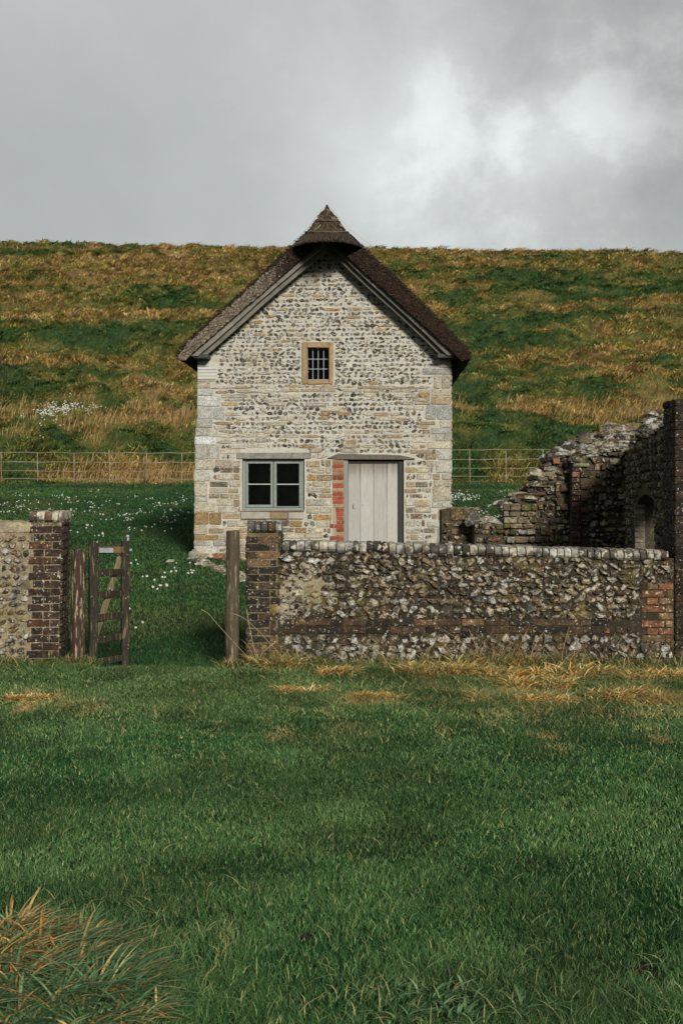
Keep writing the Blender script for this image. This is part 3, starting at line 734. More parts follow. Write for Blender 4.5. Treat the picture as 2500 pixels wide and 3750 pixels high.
for _ in range(2400):
    a = rnd.uniform(-1.7, 1.7); py = 478+rnd.random()**.7*54
    w = np.interp(py, [471, 478, 486, 494, 502, 508, 515, 524, 530, 536], [.6, 2.6, 8, 14, 20, 24, 29.5, 36, 42, 48])/F*22.2; f = np.interp(py, [471, 486, 502, 515, 530, 536], [.02, .06, .15, .23, .33, .37])
    p = (AX+w*math.sin(a), -.25-f*math.cos(a)-.006, hz(py+3*max(0, math.cos(a))*(py > 528), -.25-f*math.cos(a)))
    k = rnd.random(); cc = V3(.34, .27, .17) if k < .12 else (V3(.15, .10, .055) if k < .40 else V3(.045, .035, .026))
    stick(pkk, p, np.array([math.sin(a)*.6+R.normal(0, .25), -.3*math.cos(a), -.8])+R.normal(0, .12, 3), rnd.uniform(.04, .10), .0045, cc*rnd.uniform(.6, 1.25))
pk_o = pkk.build('straw_peak', M['straw'], roof)
rp = Acc()
for (py, wl, wr, f, dr) in ((508.5, 24, 27, .215, -2), (533, 50, 50, .40, -1)):
    pts = []
    for a in np.linspace(-1.75, 1.75, 26):
        w = (wr if a > 0 else wl)/F*22.2
        pts.append((AX+w*math.sin(a), -.25-f*math.cos(a)-.008, hz(py+dr*math.cos(a)+R.normal(0, .5), -.25-f*math.cos(a))))
    tube(rp, pts, .010, V3(.17, .13, .09), 5)
rp.build('rope_band', M['straw'], roof)
wn = Acc()
for s, w2 in ((-1, 98), (1, 112)):
    for off in (0,):
        q0 = (AX, -.26, hz(470.5, -.3)); pts = [(AX+s*(np.interp(t, [0, .2, .35, .5, .65, .8, 1], [0, 17, 28, 41, 55, 72, 98])*w2/98+1.5+off)/F*22.2, -.30-.1*t, hz(470.5+104*t, -.3)) for t in np.linspace(0, 1, 14)]
        tube(wn, pts, .0013, V3(.12, .12, .11), 4)
wn.build('netting_wire', M['slate'], roof)
# ridge roll running back
rr = Acc(); vs = []; fs = []; nn_ = 15
for i, y in enumerate(np.linspace(.1, rf+.05, 30)):
    for k in range(nn_):
        t = (k/(nn_-1)-.5)*2; x = AX+t*.62; z = hz(510, -.3)-.62*abs(t)**1.15*.88+.02*(vnoise(k*.8, y*3, 9)-.5)+.10*math.exp(-((y-rf)/.4)**2)
        vs.append((x, y, z))
for i in range(29):
    for k in range(nn_-1): a = i*nn_+k; fs.append((a, a+1, a+nn_+1, a+nn_))
vs2 = [(x, y, z-.09) for x, y, z in vs]; n0 = len(vs)
fs2 = [tuple(n0+q for q in f[::-1]) for f in fs]
for i in range(29):
    for k in (0, nn_-1): a = i*nn_+k; fs2.append((a, a+nn_, n0+a+nn_, n0+a))
for k in range(nn_-1):
    for i in (0, 29): a = i*nn_+k; fs2.append((a, a+1, n0+a+1, n0+a))
rr.add(vs+vs2, fs+fs2, V3(.085, .07, .05)); rr.build('ridge_roll', M['thatch'], roof)

# ================================================================ FRONT BOUNDARY WALL (right)
DW = 12.9
def B(px, py, d=DW): return ((px-CX)/F*d, EYE-(py-HY)/F*d)
def bx_(px, d=DW): return (px-CX)/F*d
def bz(py, d=DW): return EYE-(py-HY)/F*d
MW = V3(.045, .036, .021)
bw = empty('boundary_wall', (bx_(1050), DW, 0)); OFFW = V3(bx_(1050), DW, 0)
tag(bw, 'long low flint wall with on-edge coping running right from the gateway', 'wall')
def wtop(px): return np.interp(px, [565, 646, 646.1, 700, 1548], [1222, 1222, 1252, 1259, 1283])
body = Acc()
prism(body, [B(568.5, 1559), B(638, 1559), B(638, 1224), B(568.5, 1224)], DW+.008, DW+.2, V3(.24, .20, .12))
prism(body, [B(568, 1560), B(1560, 1560), B(1560, 1283), B(702, 1258), B(647, 1256), B(646, 1222), B(568, 1222)], DW+.012, DW+.36, MW)
frw = frame((0, DW+.012, 0), (1, 0, 0), (0, 0, 1))
def pxw(u): return u/DW*F+CX
def pyw(v): return HY-(v-EYE)/DW*F
lace = (1421, 1456)
def quoin_r(v): return 636+10*(int((1530-pyw(v))/17.6) % 2)
def in_w(u, v):
    px = pxw(u); py = pyw(v)
    if px < quoin_r(v) or px > 1546: return False
    if py < wtop(px)+3 or py > 1550: return False
    if lace[0] < py < lace[1] : return False
    if px > 1470 and 1342 < py < 1476: return False
    return True
def pick_w(u, v, rh):
    px = pxw(u); py = pyw(v); k = rnd.random()
    patch = math.exp(-((px-700)/75)**2-((py-1350)/75)**2)
    if rnd.random() < patch*.45: return dict(w=.06)
    if py > 1455 and k < .18: rhf = 1.3
    else: rhf = rnd.uniform(.75, 1.15)
    w = rnd.uniform(.042, .125)
    k = rnd.random()
    if k < .46: core = pk('cream', 3, 'pale', 3, 'white', 2.2, 'tan', 1.5)*1.15; rim = pk('pale', 2, 'tan', 2, 'cream', 1)
    elif k < .70: core = pk('grey', 2, 'dgrey', 1.5, 'tan', 2, 'moss', 1.6); rim = pk('pale', 1, 'tan', 1, 'grey', 2, 'brown', 1)
    elif k < .9: core = pk('brown', 3, 'tan', 2, 'ochre', .8, 'soot', 2); rim = pk('brown', 1, 'tan', 1, 'dgrey', 1)
    else: core = pk('white', 2, 'cream', 1); rim = pk('cream', 1, 'grey', 1)
    return dict(kind='flint', w=w+.01, h=rnd.uniform(.018, .045), hf=rhf, core=core*.9, rim=rim*.8, rot=rnd.uniform(-.7, .7), jit=.3)
course(body, frw, bx_(640), bx_(1550), bz(1545), bz(1240), in_w, pick_w, rowh=(.044, .084), gap=.008, wob=.02)
def chips(acc, fr, u0, u1, v0, v1, inside, n, pal, sz=(.008, .028), h=(.008, .02)):
    for _ in range(n):
        u = rnd.uniform(u0, u1); v = rnd.uniform(v0, v1)
        if not inside(u, v): continue
        c = pal(); stone(acc, fr, u, v, rnd.uniform(*sz), rnd.uniform(*sz), rnd.uniform(*h), c, c*rnd.uniform(.5, 1.2), 'flint', rnd.uniform(0, 3), jit=.3)
chips(body, frw, bx_(640), bx_(1550), bz(1545), bz(1250), in_w, 2600, lambda: pk('tan', 2, 'brown', 4, 'cream', 1, 'ochre', 1, 'soot', 4)*.7)
# limey mortar patch: a smear proud of the core
pv = []; pf = []; nu, nv = 46, 46
for i in range(nu+1):
    for j in range(nv+1):
        px = 612+190*i/nu; py = 1262+185*j/nv; q = B(px, py)
        e = math.exp(-((px-700)/62)**2-((py-1352)/62)**2)+.5*math.exp(-((px-650)/25)**2-((py-1400)/40)**2)
        pr = .034*(e+.8*(float(fbm(px*.035, py*.035, 91))-.5)-.42)
        pv.append((q[0], DW+.012-min(max(pr, -.01), .022), q[1]))
for i in range(nu):
    for j in range(nv): a = i*(nv+1)+j; pf.append((a, a+1, a+nv+2, a+nv+1))
body.add(pv, pf, V3(.40, .35, .24))
body.build('wall', M['old_wall'], bw, off=(0, 0, 0)).location = -OFFW
bq = Acc()
dirty = lambda u, v: (V3(.075, .048, .030) if rnd.random() < .4 else V3(.030, .025, .020) if rnd.random() < .7 else V3(.16, .095, .048))*rnd.uniform(.7, 1.3)
bricks(bq, frw, lambda v, k: bx_(566), lambda v, k: bx_(quoin_r(v)-1), bz(1548), bz(1232), dirty, ch=.0695, jit=.25)
bqb = Acc(); bricks(bqb, frw, lambda v, k: bx_(650), lambda v, k: bx_(1460) if v < bz(1440) else bx_(1400), bz(1456), bz(1421), lambda u, v: dirty(u, v)*.9, ch=.0695, skip=.0, jit=.25); bqb.build('brick_band', M['old_brick'], bw).location = -OFFW
bricks(bq, frame((bx_(566)+.004, DW, 0), (0, -1, 0), (0, 0, 1)), lambda v, k: -.355, lambda v, k: -.0, bz(1548), bz(1232), dirty, ch=.0695)
bqc = Acc(); bricks(bqc, frw, lambda v, k: bx_(1472+12*(k % 2)), lambda v, k: bx_(1546), bz(1476), bz(1340), lambda u, v: (V3(.24, .105, .05) if rnd.random() < .55 else V3(.27, .17, .085))*rnd.uniform(.5, 1.1), ch=.068, skip=.06); bqc.build('brick_patch', M['old_brick'], bw).location = -OFFW
bqo = bq.build('brick_quoin', M['old_brick'], bw); bqo.location = -OFFW
cp = Acc()
def coping_stone(acc, x0, x1, z0, h, y0, y1, c):
    prof = [(y0+.02, 0), (y0, .02), (y0, h*.62), (y0+.018, h*.88), (y0+.06, h), (y1-.06, h), (y1-.015, h*.85), (y1, h*.5), (y1-.02, 0)]
    j = R.normal(0, .003, (len(prof), 2)); n = len(prof)
    vs = [(x0+abs(R.normal(0, .002)), p[0]+q[0], z0+p[1]+q[1]) for p, q in zip(prof, j)]+[(x1-abs(R.normal(0, .002)), p[0]+q[0], z0+p[1]+q[1]) for p, q in zip(prof, j)]
    # a slightly fuller middle so the edges read worn
    mid = [((x0+x1)/2, p[0]-(.006 if p[0] < y0+.1 else -.004), z0+p[1]+(.006 if p[1] > h*.6 else 0)) for p in prof]
    vs = vs[:n]+mid+vs[n:]
    fs = [tuple(range(n)), tuple(range(3*n-1, 2*n-1, -1))]
    for r in (0, n): fs += [(r+i, r+(i+1) % n, r+n+(i+1) % n, r+n+i) for i in range(n)]
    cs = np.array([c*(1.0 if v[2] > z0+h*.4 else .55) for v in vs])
    acc.add(vs, fs, cs)
px = 648
while px < 1532:
    w = rnd.uniform(14.5, 20.5); t = (px-648)/(1540-648)
    ztop = bz(np.interp(px, [648, 700, 1540], [1244, 1243, 1266]))+rnd.uniform(-.004, .004)
    c = pk('pale', 4, 'grey', 2, 'cream', 2, 'dgrey', 1, 'brown', .7)*.85
    h = .085+rnd.uniform(-.006, .01)
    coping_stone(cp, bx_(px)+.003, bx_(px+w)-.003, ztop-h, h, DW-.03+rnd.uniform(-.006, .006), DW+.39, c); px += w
px = 567
while px < 640:
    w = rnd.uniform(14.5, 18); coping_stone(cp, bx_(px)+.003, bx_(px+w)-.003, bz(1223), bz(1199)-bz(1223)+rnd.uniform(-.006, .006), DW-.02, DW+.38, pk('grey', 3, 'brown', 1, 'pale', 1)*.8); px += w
cpo = cp.build('coping', M['coping'], bw); cpo.location = -OFFW

# ================================================================ LEFT BOUNDARY WALL with brick end
lw_ = empty('boundary_wall', (bx_(30), DW, 0)); OFFL = V3(bx_(30), DW, 0)
tag(lw_, 'flint wall with cream mortar and a dark brick end left of the gate', 'wall')
ML = V3(.36, .295, .185); a_ = Acc()
prism(a_, [B(-420, 1550), B(90, 1550), B(90, 1206), B(-420, 1206)], DW+.012, DW+.34, ML)
# lime capping
vs = []; fs = []
for i, px in enumerate(np.linspace(-420, 76, 60)):
    for (y, z) in ((DW+.0, bz(1222)), (DW-.004, bz(1208)), (DW+.03, bz(1200)), (DW+.17, bz(1196)), (DW+.33, bz(1204)), (DW+.35, bz(1222))):
        vs.append((bx_(px), y+R.normal(0, .004), z+R.normal(0, .004)))
for i in range(59):
    for k in range(5): a = i*6+k; fs.append((a, a+6, a+7, a+1))
a_.add(vs, fs, V3(.50, .42, .27))
def in_l(u, v): return -420 < pxw(u) < 66+8*math.sin(pyw(v)*.13) and 1216 < pyw(v) < 1540
def pick_l(u, v, rh):
    k = rnd.random(); py = pyw(v)
    if k < .03: return dict(w=.04)
    if py < 1300: core = pk('cream', 3, 'tan', 2, 'white', 1.5, 'dgrey', 1, 'dark', .7)
    else: core = pk('tan', 2, 'dark', 2, 'dgrey', 3, 'cream', 2, 'white', 1, 'brown', 2, 'pale', 1)
    return dict(kind='flint', w=rnd.uniform(.06, .14), h=rnd.uniform(.015, .035), hf=rnd.uniform(.7, 1.1), core=core, rim=pk('cream', 2, 'tan', 2, 'grey', 1)*.9, rot=rnd.uniform(-.5, .5), jit=.2)
course(a_, frw, bx_(-420), bx_(80), bz(1545), bz(1214), in_l, pick_l, rowh=(.055, .085), gap=.009, wob=.02)
a_.build('wall', M['old_wall'], lw_).location = -OFFL
pb = Acc()
def lean(v): return np.interp(pyw(v), [1175, 1530], [9, 0])
prism(pb, [(bx_(66), bz(1550)), (bx_(134), bz(1550)), (bx_(142), bz(1200)), (bx_(72), bz(1200))], DW+.003, DW+.345, V3(.26, .21, .13))
frp = frame((0, DW+.004, 0), (1, 0, 0), (0, 0, 1))
bcol = lambda u, v: (V3(.050, .032, .025) if rnd.random() < .6 else V3(.032, .026, .022) if rnd.random() < .6 else V3(.13, .065, .038))*rnd.uniform(.7, 1.2)
bricks(pb, frp, lambda v, k: bx_(60+10*(k % 2)+lean(v)), lambda v, k: bx_(135+lean(v)), bz(1548), bz(1200), bcol, ch=.0708, bl=.21, gap=.010, jit=.2)
fre = frame((bx_(136), DW, 0), (0, 1, 0), (0, 0, 1))
z = bz(1548); k = 0
while z < bz(1202):
    O = V3(bx_(136.5+lean(z)), DW, 0); f3 = frame(O, (0, 1, 0), (0, 0, 1)); u = 0
    for l in ((.1, .235) if k % 2 else (.215, .12)):
        stone(pb, f3, u+l/2, z+.035, l/2-.004, .031, .012, bcol(0, 0), bcol(0, 0), 'block', jit=.1); u += l
    z += .0708; k += 1
pbo = pb.build('brick_pillar', M['old_brick'], lw_); pbo.location = -OFFL
cpl = Acc(); px = 67.5
for w in (17, 20, 15, 16, 13):
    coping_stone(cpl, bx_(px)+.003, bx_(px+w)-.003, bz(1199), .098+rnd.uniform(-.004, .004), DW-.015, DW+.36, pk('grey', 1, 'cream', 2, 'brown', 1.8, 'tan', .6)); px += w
cpl.build('coping', M['coping'], lw_).location = -OFFL

# ================================================================ POSTS AND GATE
def post(name, cx0, cx1, w0, w1, top, botz, d, m, label, col, round_=False):
    a = Acc(); n = 22; vs = []; fs = []; ns = 12 if round_ else 8
    x0, z1 = B(cx1, 0, d)[0], bz(top, d); xb = B(cx0, 0, d)[0]
    for i in range(n+1):
        t = i/n; x = lerp(xb, x0, t); z = lerp(botz, z1, t); w = lerp(w0, w1, t)/F*d/2*(1+.04*math.sin(t*17)+R.normal(0, .012))
        for k in range(ns):
            an = 2*math.pi*(k+.5)/ns; rr_ = 1 if round_ else min(1/abs(math.cos(an)), 1/abs(math.sin(an)))*.97
            vs.append((x+w*rr_*math.cos(an)+R.normal(0, .002), d+w*rr_*math.sin(an)+R.normal(0, .002), z+(R.normal(0, .008) if i == n else 0)))
    for i in range(n):
        for k in range(ns): fs.append((i*ns+k, i*ns+(k+1) % ns, (i+1)*ns+(k+1) % ns, (i+1)*ns+k))
    vs.append((x0, d, z1+.006)); fs += [(n*ns+k, n*ns+(k+1) % ns, len(vs)-1) for k in range(ns)]
    a.add(vs, fs, col); o = a.build(name, m, off=(xb, d, 0.)); tag(o, label, 'post', 'gate posts'); return o
post('gate_post', 177, 182, 34, 31, 1263, -.25, 13.0, M['flaking_post'], 'short reddish gate post with flaking pale paint beside the brick end', V3(.066, .042, .030))
post('gate_post', 532, 535.5, 33, 31.5, 1220, -.25, 12.95, M['lichen_post'], 'tall grey brown weathered post right of the gateway before the wall corner', V3(.10, .08, .052), True)
gate = empty('wooden_gate', (bx_(214), 12.98, 0)); GO = V3(bx_(214), 12.98, 0)
tag(gate, 'old narrow wooden gate standing open with bent dark rails and diagonal brace', 'gate')
dL, dR = 12.98, 13.34
def gp(px, py, t): d = lerp(dL, dR, t); x, z = B(px, py, d); return V3(x, d, z)
def gpart(name, fn, m='gate_wood'):
    a = Acc(); fn(a); o = a.build(name, M[m], gate); o.location = -GO; return o
dkw = V3(.034, .028, .020); ltw = V3(.17, .13, .07)
gpart('stile', lambda a: bar(a, gp(214, 1535, 0), gp(215, 1242, 0), .075, .085, dkw, .006, up=(.35, -1, 0), jit=.002))
gpart('stile', lambda a: bar(a, gp(287, 1534, 1), gp(288, 1242, 1), .07, .08, dkw, .006, up=(.35, -1, 0), jit=.002))
gdir = gp(287, 1400, 1)-gp(214, 1400, 0); gdir[2] = 0; gdir /= np.linalg.norm(gdir); gnrm = V3(gdir[1], -gdir[0], 0)
for (la, lb, ra, rb) in ((1256.5, 1272, 1255.5, 1270.5), (1309, 1325, 1306, 1322), (1360, 1376, 1354, 1369), (1412, 1428, 1404, 1419), (1463, 1479, 1453, 1468), (1514, 1529, 1501, 1518)):
    p0 = gp(219, (la+lb)/2, 0)+gnrm*.012; p1 = gp(286, (ra+rb)/2, 1)+gnrm*.012
    gpart('rail', lambda a: bar(a, p0, (p0+p1)/2+V3(0, 0, rnd.uniform(-.005, .008)), .022, .062, V3(.042, .033, .022) if la > 1300 else V3(.16, .12, .08), .004, up=(0, 0, 1), jit=.0015) or bar(a, (p0+p1)/2+V3(0, 0, .002), p1, .022, .061, V3(.038, .029, .02) if la > 1300 else V3(.20, .12, .06), .004, up=(0, 0, 1), jit=.0015))
gpart('brace', lambda a: bar(a, gp(224, 1462, .02)-gnrm*.02, gp(280, 1280, .95)-gnrm*.02, .03, .055, V3(.22, .17, .10), .004, up=(0, 0, 1), jit=.002))
def plate(a, x0, x1, y0, y1, t0, t1):
    p0 = gp(x0, (y0+y1)/2, t0)+gnrm*.030; p1 = gp(x1, (y0+y1)/2, t1)+gnrm*.030
    bar(a, p0, p1, .004, (y1-y0)/F*13, V3(1, 1, 1), .001)
gpart('metal_strap', lambda a: plate(a, 223.5, 255, 1258.5, 1269.5, 0, .45), 'metal')
gpart('metal_strap', lambda a: plate(a, 289, 298, 1260, 1265.5, .97, 1.1), 'metal')
def latch(a):
    p = gp(294, 1241, 1.05); tube(a, [p+V3(0, 0, -.03), p+V3(0, 0, .028)], .009, V3(1, 1, 1)); tube(a, [p+V3(0, 0, .024), p+V3(-.002, 0, .034), p+V3(-.002, 0, .046), p+V3(-.002, 0, .052)], [.006, .016, .015, .004], V3(1, 1, 1), 10)
    tube(a, [p+V3(.0, 0, .022), p+V3(.014, 0, .018)], .006, V3(1, 1, 1))
gpart('latch', latch, 'metal')

# ================================================================ RUIN
DR = 19.5
rw = empty('ruined_wall', (bx_(1330, DR), DR, .3)); OR = V3(bx_(1330, DR), DR, .3)
tag(rw, 'broken flint ruin wall stepping up to the right behind the low wall', 'wall')
MR = V3(.085, .068, .042)
def RP(px, py, d=DR): return B(px, py, d)
ra = Acc()
# left stepped part, set back a little
dA = 19.75
outA = [(1089, 1300), (1089, 1193), (1120, 1199), (1150, 1203), (1157, 1190), (1157, 1160), (1183, 1158), (1184, 1143), (1219, 1141), (1220, 1122), (1236, 1118), (1236, 1094), (1262, 1090), (1264, 1060), (1280, 1044), (1314, 1030), (1330, 1030), (1330, 1300)]
prism(ra, [RP(*p, dA) for p in outA][::-1], dA, dA+.6, MR)
# right part, nearer
outB = [(1312, 1300), (1312, 1068), (1340, 1056), (1372, 1046), (1398, 1036), (1440, 1034), (1560, 1034), (1560, 1300)]
prism(ra, [RP(*p) for p in outB][::-1], DR, DR+.7, MR)
from itertools import pairwise
def poly_in(poly):
    def f(x, y):
        c = False
        for (x1, y1), (x2, y2) in zip(poly, poly[1:]+poly[:1]):
            if (y1 > y) != (y2 > y) and x < (x2-x1)*(y-y1)/(y2-y1)+x1: c = not c
        return c
    return f
def pick_r(u, v, rh):
    k = rnd.random()
    if k < .38: core = pk('cream', 3, 'pale', 3, 'tan', 2, 'white', 1); rim = pk('tan', 1, 'brown', 1, 'grey', 1)
    elif k < .7: core = pk('grey', 2, 'dgrey', 2, 'moss', 1.4, 'brown', 2); rim = pk('brown', 1, 'dgrey', 1, 'tan', 1)
    else: core = pk('dark', 2, 'soot', 2, 'brown', 2, 'tan', 1, 'rust', .4); rim = pk('brown', 1, 'soot', 1)
    return dict(kind='flint' if rnd.random() < .7 else 'block', w=rnd.uniform(.06, .17), h=rnd.uniform(.02, .07), hf=rnd.uniform(.75, 1.15), core=core*.9, rim=rim*.8, rot=rnd.uniform(-.4, .4), jit=.2)
pA = poly_in([RP(*p, dA) for p in outA]); pB = poly_in([RP(*p) for p in outB])
holeA = lambda u, v: not (RP(1283, 0, dA)[0] < u < RP(1306, 0, dA)[0] and RP(0, 1160, dA)[1] < v < RP(0, 1126, dA)[1])
frA = frame((0, dA, 0), (1, 0, 0), (0, 0, 1)); frB = frame((0, DR, 0), (1, 0, 0), (0, 0, 1))
quoR = lambda v: RP(1350, 0)[0]
course(ra, frA, RP(1085, 0, dA)[0], RP(1330, 0, dA)[0], RP(0, 1275, dA)[1], RP(0, 1025, dA)[1], lambda u, v: pA(u, v) and holeA(u, v), pick_r, rowh=(.065, .10), gap=.012, wob=.02)
course(ra, frB, RP(1352, 0)[0], RP(1560, 0)[0], RP(0, 1275)[1], RP(0, 1030)[1], pB, pick_r, rowh=(.07, .105), gap=.012, wob=.02)
# pale patched stonework left of the step
course(ra, frame((0, dA-.05, 0), (1, 0, 0), (0, 0, 1)), RP(1158, 0, dA)[0], RP(1226, 0, dA)[0], RP(0, 1262, dA)[1], RP(0, 1158, dA)[1], lambda u, v: True,
    lambda u, v, rh: dict(kind='block' if rnd.random() < .6 else 'flint', w=rnd.uniform(.08, .2), h=.03, hf=.95, core=pk('tan', 2, 'cream', 2, 'moss', 1, 'pale', 1)*.8, rim=pk('tan', 1, 'moss', 1)*.8), rowh=(.07, .11), gap=.012)
# dark hole: a recess lined with dark stones
hx0, hz0 = RP(1285, 1158, dA); hx1, hz1 = RP(1304, 1128, dA)
for (x0, x1, z0, z1) in ((hx0-.06, hx0, hz0-.02, hz0+.08), (hx0-.05, hx0, hz0+.09, hz1),  (hx0, hx1, hz1, hz1+.09), (hx0, hx1, hz0-.09, hz0)):
    bbox(ra, x0, x1, dA-.10, dA+.02, z0, z1, pk('brown', 1, 'tan', 1)*.6, .015, .008)
# ragged top: loose blocks perched along every edge
def crest(path, d, dep, n, sz=(.045, .135), pal=None, lift=.0):
    P = [RP(*p, d) for p in path]; seg = [math.dist(a, b) for a, b in zip(P, P[1:])]; tot = sum(seg)
    for i in range(n):
        s = rnd.random()*tot; j = 0
        while s > seg[j]: s -= seg[j]; j += 1
        t = s/seg[j]; x = lerp(P[j][0], P[j+1][0], t); z = lerp(P[j][1], P[j+1][1], t)
        y = d+rnd.random()*dep; a = rnd.uniform(*sz)
        core = (pal or (lambda: pk('cream', 3, 'pale', 3, 'tan', 2, 'grey', 2, 'white', 1.5, 'brown', 2, 'dgrey', 1)))()
        rock(ra, V3(x, y, z+lift+rnd.uniform(-.02, .03)), a, core)
def rock(acc, c, a, col, flat=.65):
    n = 7; rings = [(-.6, .6), (-.1, 1), (.4, .85), (.75, .45)]
    ax = V3(rnd.uniform(.8, 1.4), rnd.uniform(.7, 1.2), flat*rnd.uniform(.7, 1.2))*a; ph = rnd.random()*6; cr, sr = math.cos(ph), math.sin(ph)
    til = rnd.uniform(-.35, .35); vs = []
    for (z, r) in rings:
        for k in range(n):
            t = 2*math.pi*k/n; q = V3(r*math.cos(t), r*math.sin(t), z)*ax*(1+R.normal(0, .13))
            q = V3(q[0]*cr-q[1]*sr, q[0]*sr+q[1]*cr, q[2]); q[2] += q[0]*til*.6; vs.append(c+q)
    vs.append(c+V3(0, 0, .85*ax[2])); fs = []
    for r in range(3):
        for k in range(n): fs.append((r*n+k, r*n+(k+1) % n, (r+1)*n+(k+1) % n, (r+1)*n+k))
    for k in range(n): fs.append((3*n+k, 3*n+(k+1) % n, 4*n))
    fs.append(tuple(range(n-1, -1, -1)))
    acc.add(vs, fs, np.clip(np.tile(col, (len(vs), 1))*(1+R.normal(0, .12, (len(vs), 1))), .003, .9), .7)
crest([(1089, 1195), (1120, 1201), (1152, 1204)], dA, .5, 60)
crest([(1157, 1160), (1183, 1159)], dA, .5, 26); crest([(1184, 1143), (1219, 1142)], dA, .5, 34); crest([(1221, 1123), (1237, 1119)], dA, .5, 16)
crest([(1157, 1200), (1157, 1160)], dA, .3, 14, (.03, .06)); crest([(1236, 1118), (1236, 1094)], dA, .4, 14); crest([(1238, 1093), (1262, 1091)], dA, .5, 20)
crest([(1264, 1085), (1266, 1060), (1280, 1044), (1316, 1024)], dA, .5, 90)
for (x0, x1, y0, y1) in ((1157, 1190, 1161, 1156), (1183, 1236, 1145, 1141), (1186, 1250, 1138, 1133), (1218, 1262, 1118, 1113)):   # thin projecting slabs
    a, b = RP(x0, y0, dA), RP(x1, y1, dA); bbox(ra, a[0], b[0], dA-.09, dA+.4, a[1], b[1], pk('brown', 1, 'tan', .6)*.8, .012, .008)
# sloping rubble core on the broken top
nu, nv = 50, 14; vs = []; fs = []
def slope_pt(px, t):
    zf = EYE-(np.interp(px, [1312, 1340, 1372, 1398, 1440, 1510, 1560], [1066, 1052, 1042, 1032, 1031, 1029, 1029])-HY)/F*DR
    pyb = 9*(vnoise(px*.045, 3, 95)-.5)*2+7*(vnoise(px*.16, 7, 96)-.5)+np.interp(px, [1270, 1314, 1366, 1394, 1434, 1480, 1486, 1510, 1548], [1052, 1016, 998, 981, 980, 983, 968, 946, 944])
    dB = DR+.75; zb = EYE-(pyb-HY)/F*dB
    return V3((px-CX)/F*(DR+.75*t), DR+.75*t, lerp(zf, zb, t**.8))
for i in range(nu+1):
    for j in range(nv+1):
        p = slope_pt(1312+248*i/nu, j/nv); p[2] += .035*(float(fbm(i*.5, j*.6, 61))-.5)*2; vs.append(p)
for i in range(nu):
    for j in range(nv): a = i*(nv+1)+j; fs.append((a, a+nv+1, a+nv+2, a+1))
ra.add(vs, fs, V3(.30, .235, .14))
# its far side closes down to the ground
vs = []; fs = []
for i in range(nu+1):
    p = slope_pt(1312+248*i/nu, 1); vs += [p, V3(p[0], p[1]+.02, 0)]
for i in range(nu): fs.append((2*i, 2*i+2, 2*i+3, 2*i+1))
ra.add(vs, fs, MR)
vs = [slope_pt(1312, j/nv) for j in range(nv+1)]; vs2_ = [V3(p[0], p[1], 0) for p in vs]
ra.add(vs+vs2_, [(j+1, j, nv+1+j, nv+2+j) for j in range(nv)], MR)
for _ in range(700):
    px = rnd.uniform(1312, 1555); t = rnd.random(); p = slope_pt(px, t)
    rock(ra, p+V3(0, 0, .0), rnd.uniform(.025, .085)*rnd.choice((1, 1, 1, 1.5)), pk('cream', 3, 'pale', 2.5, 'white', 1, 'tan', 4, 'grey', 2, 'dgrey', 2, 'brown', 3)*.85)
for _ in range(150):
    px = rnd.uniform(1350, 1555); p = slope_pt(px, 0); rock(ra, p+V3(0, -.03, rnd.uniform(-.02, .05)), rnd.uniform(.03, .07), pk('pale', 3, 'cream', 2, 'grey', 1, 'white', 1))
# projecting slabs below it, coloured dark for the shadow line under the ledge
for i in range(6):
    x0 = 1392+i*22; a, b = RP(x0, 1046), RP(x0+21, 1039); bbox(ra, a[0], b[0], DR-.10, DR+.2, a[1], b[1], V3(.09, .075, .04), .01, .006)
a, b = RP(1312, 1072), RP(1350, 1066); bbox(ra, a[0], b[0], DR-.07, DR+.4, a[1], b[1], V3(.27, .25, .14), .012, .008)
for _ in range(12):
    q = slope_pt(rnd.uniform(1314, 1350), 0); rock(ra, q+V3(0, .05, .0), rnd.uniform(.06, .1), V3(.30, .28, .17))
ra.build('wall', M['old_wall'], rw).location = -OR
rq = Acc()
bricks(rq, frame((0, DR-.03, 0), (1, 0, 0), (0, 0, 1)), lambda v, k: RP(1311, 0)[0], lambda v, k: RP(1350 if k % 2 else 1334, 0)[0], RP(0, 1275)[1], RP(0, 1070)[1],
    lambda u, v: (V3(.07, .04, .03) if rnd.random() < .8 else V3(.16, .08, .05))*rnd.uniform(.6, 1.2), ch=.082, bl=.235, gap=.012)
rq.build('brick_quoin', M['old_brick'], rw).location = -OR
ob = Acc(); a, b = RP(1269, 1062, dA-.1), RP(1284, 1054, dA-.1); bbox(ob, a[0], b[0], dA-.12, dA+.08, a[1]-.02, b[1]+.01, V3(.24, .12, .055), .008, .003); oo = ob.build('fallen_brick', M['brick'], off=(a[0], dA, a[1]))
tag(oo, 'loose orange brick perched on the ruin\'s stepped edge', 'brick')
ob = Acc(); a, b = RP(1293+254, 1098), RP(1302+254, 1092)
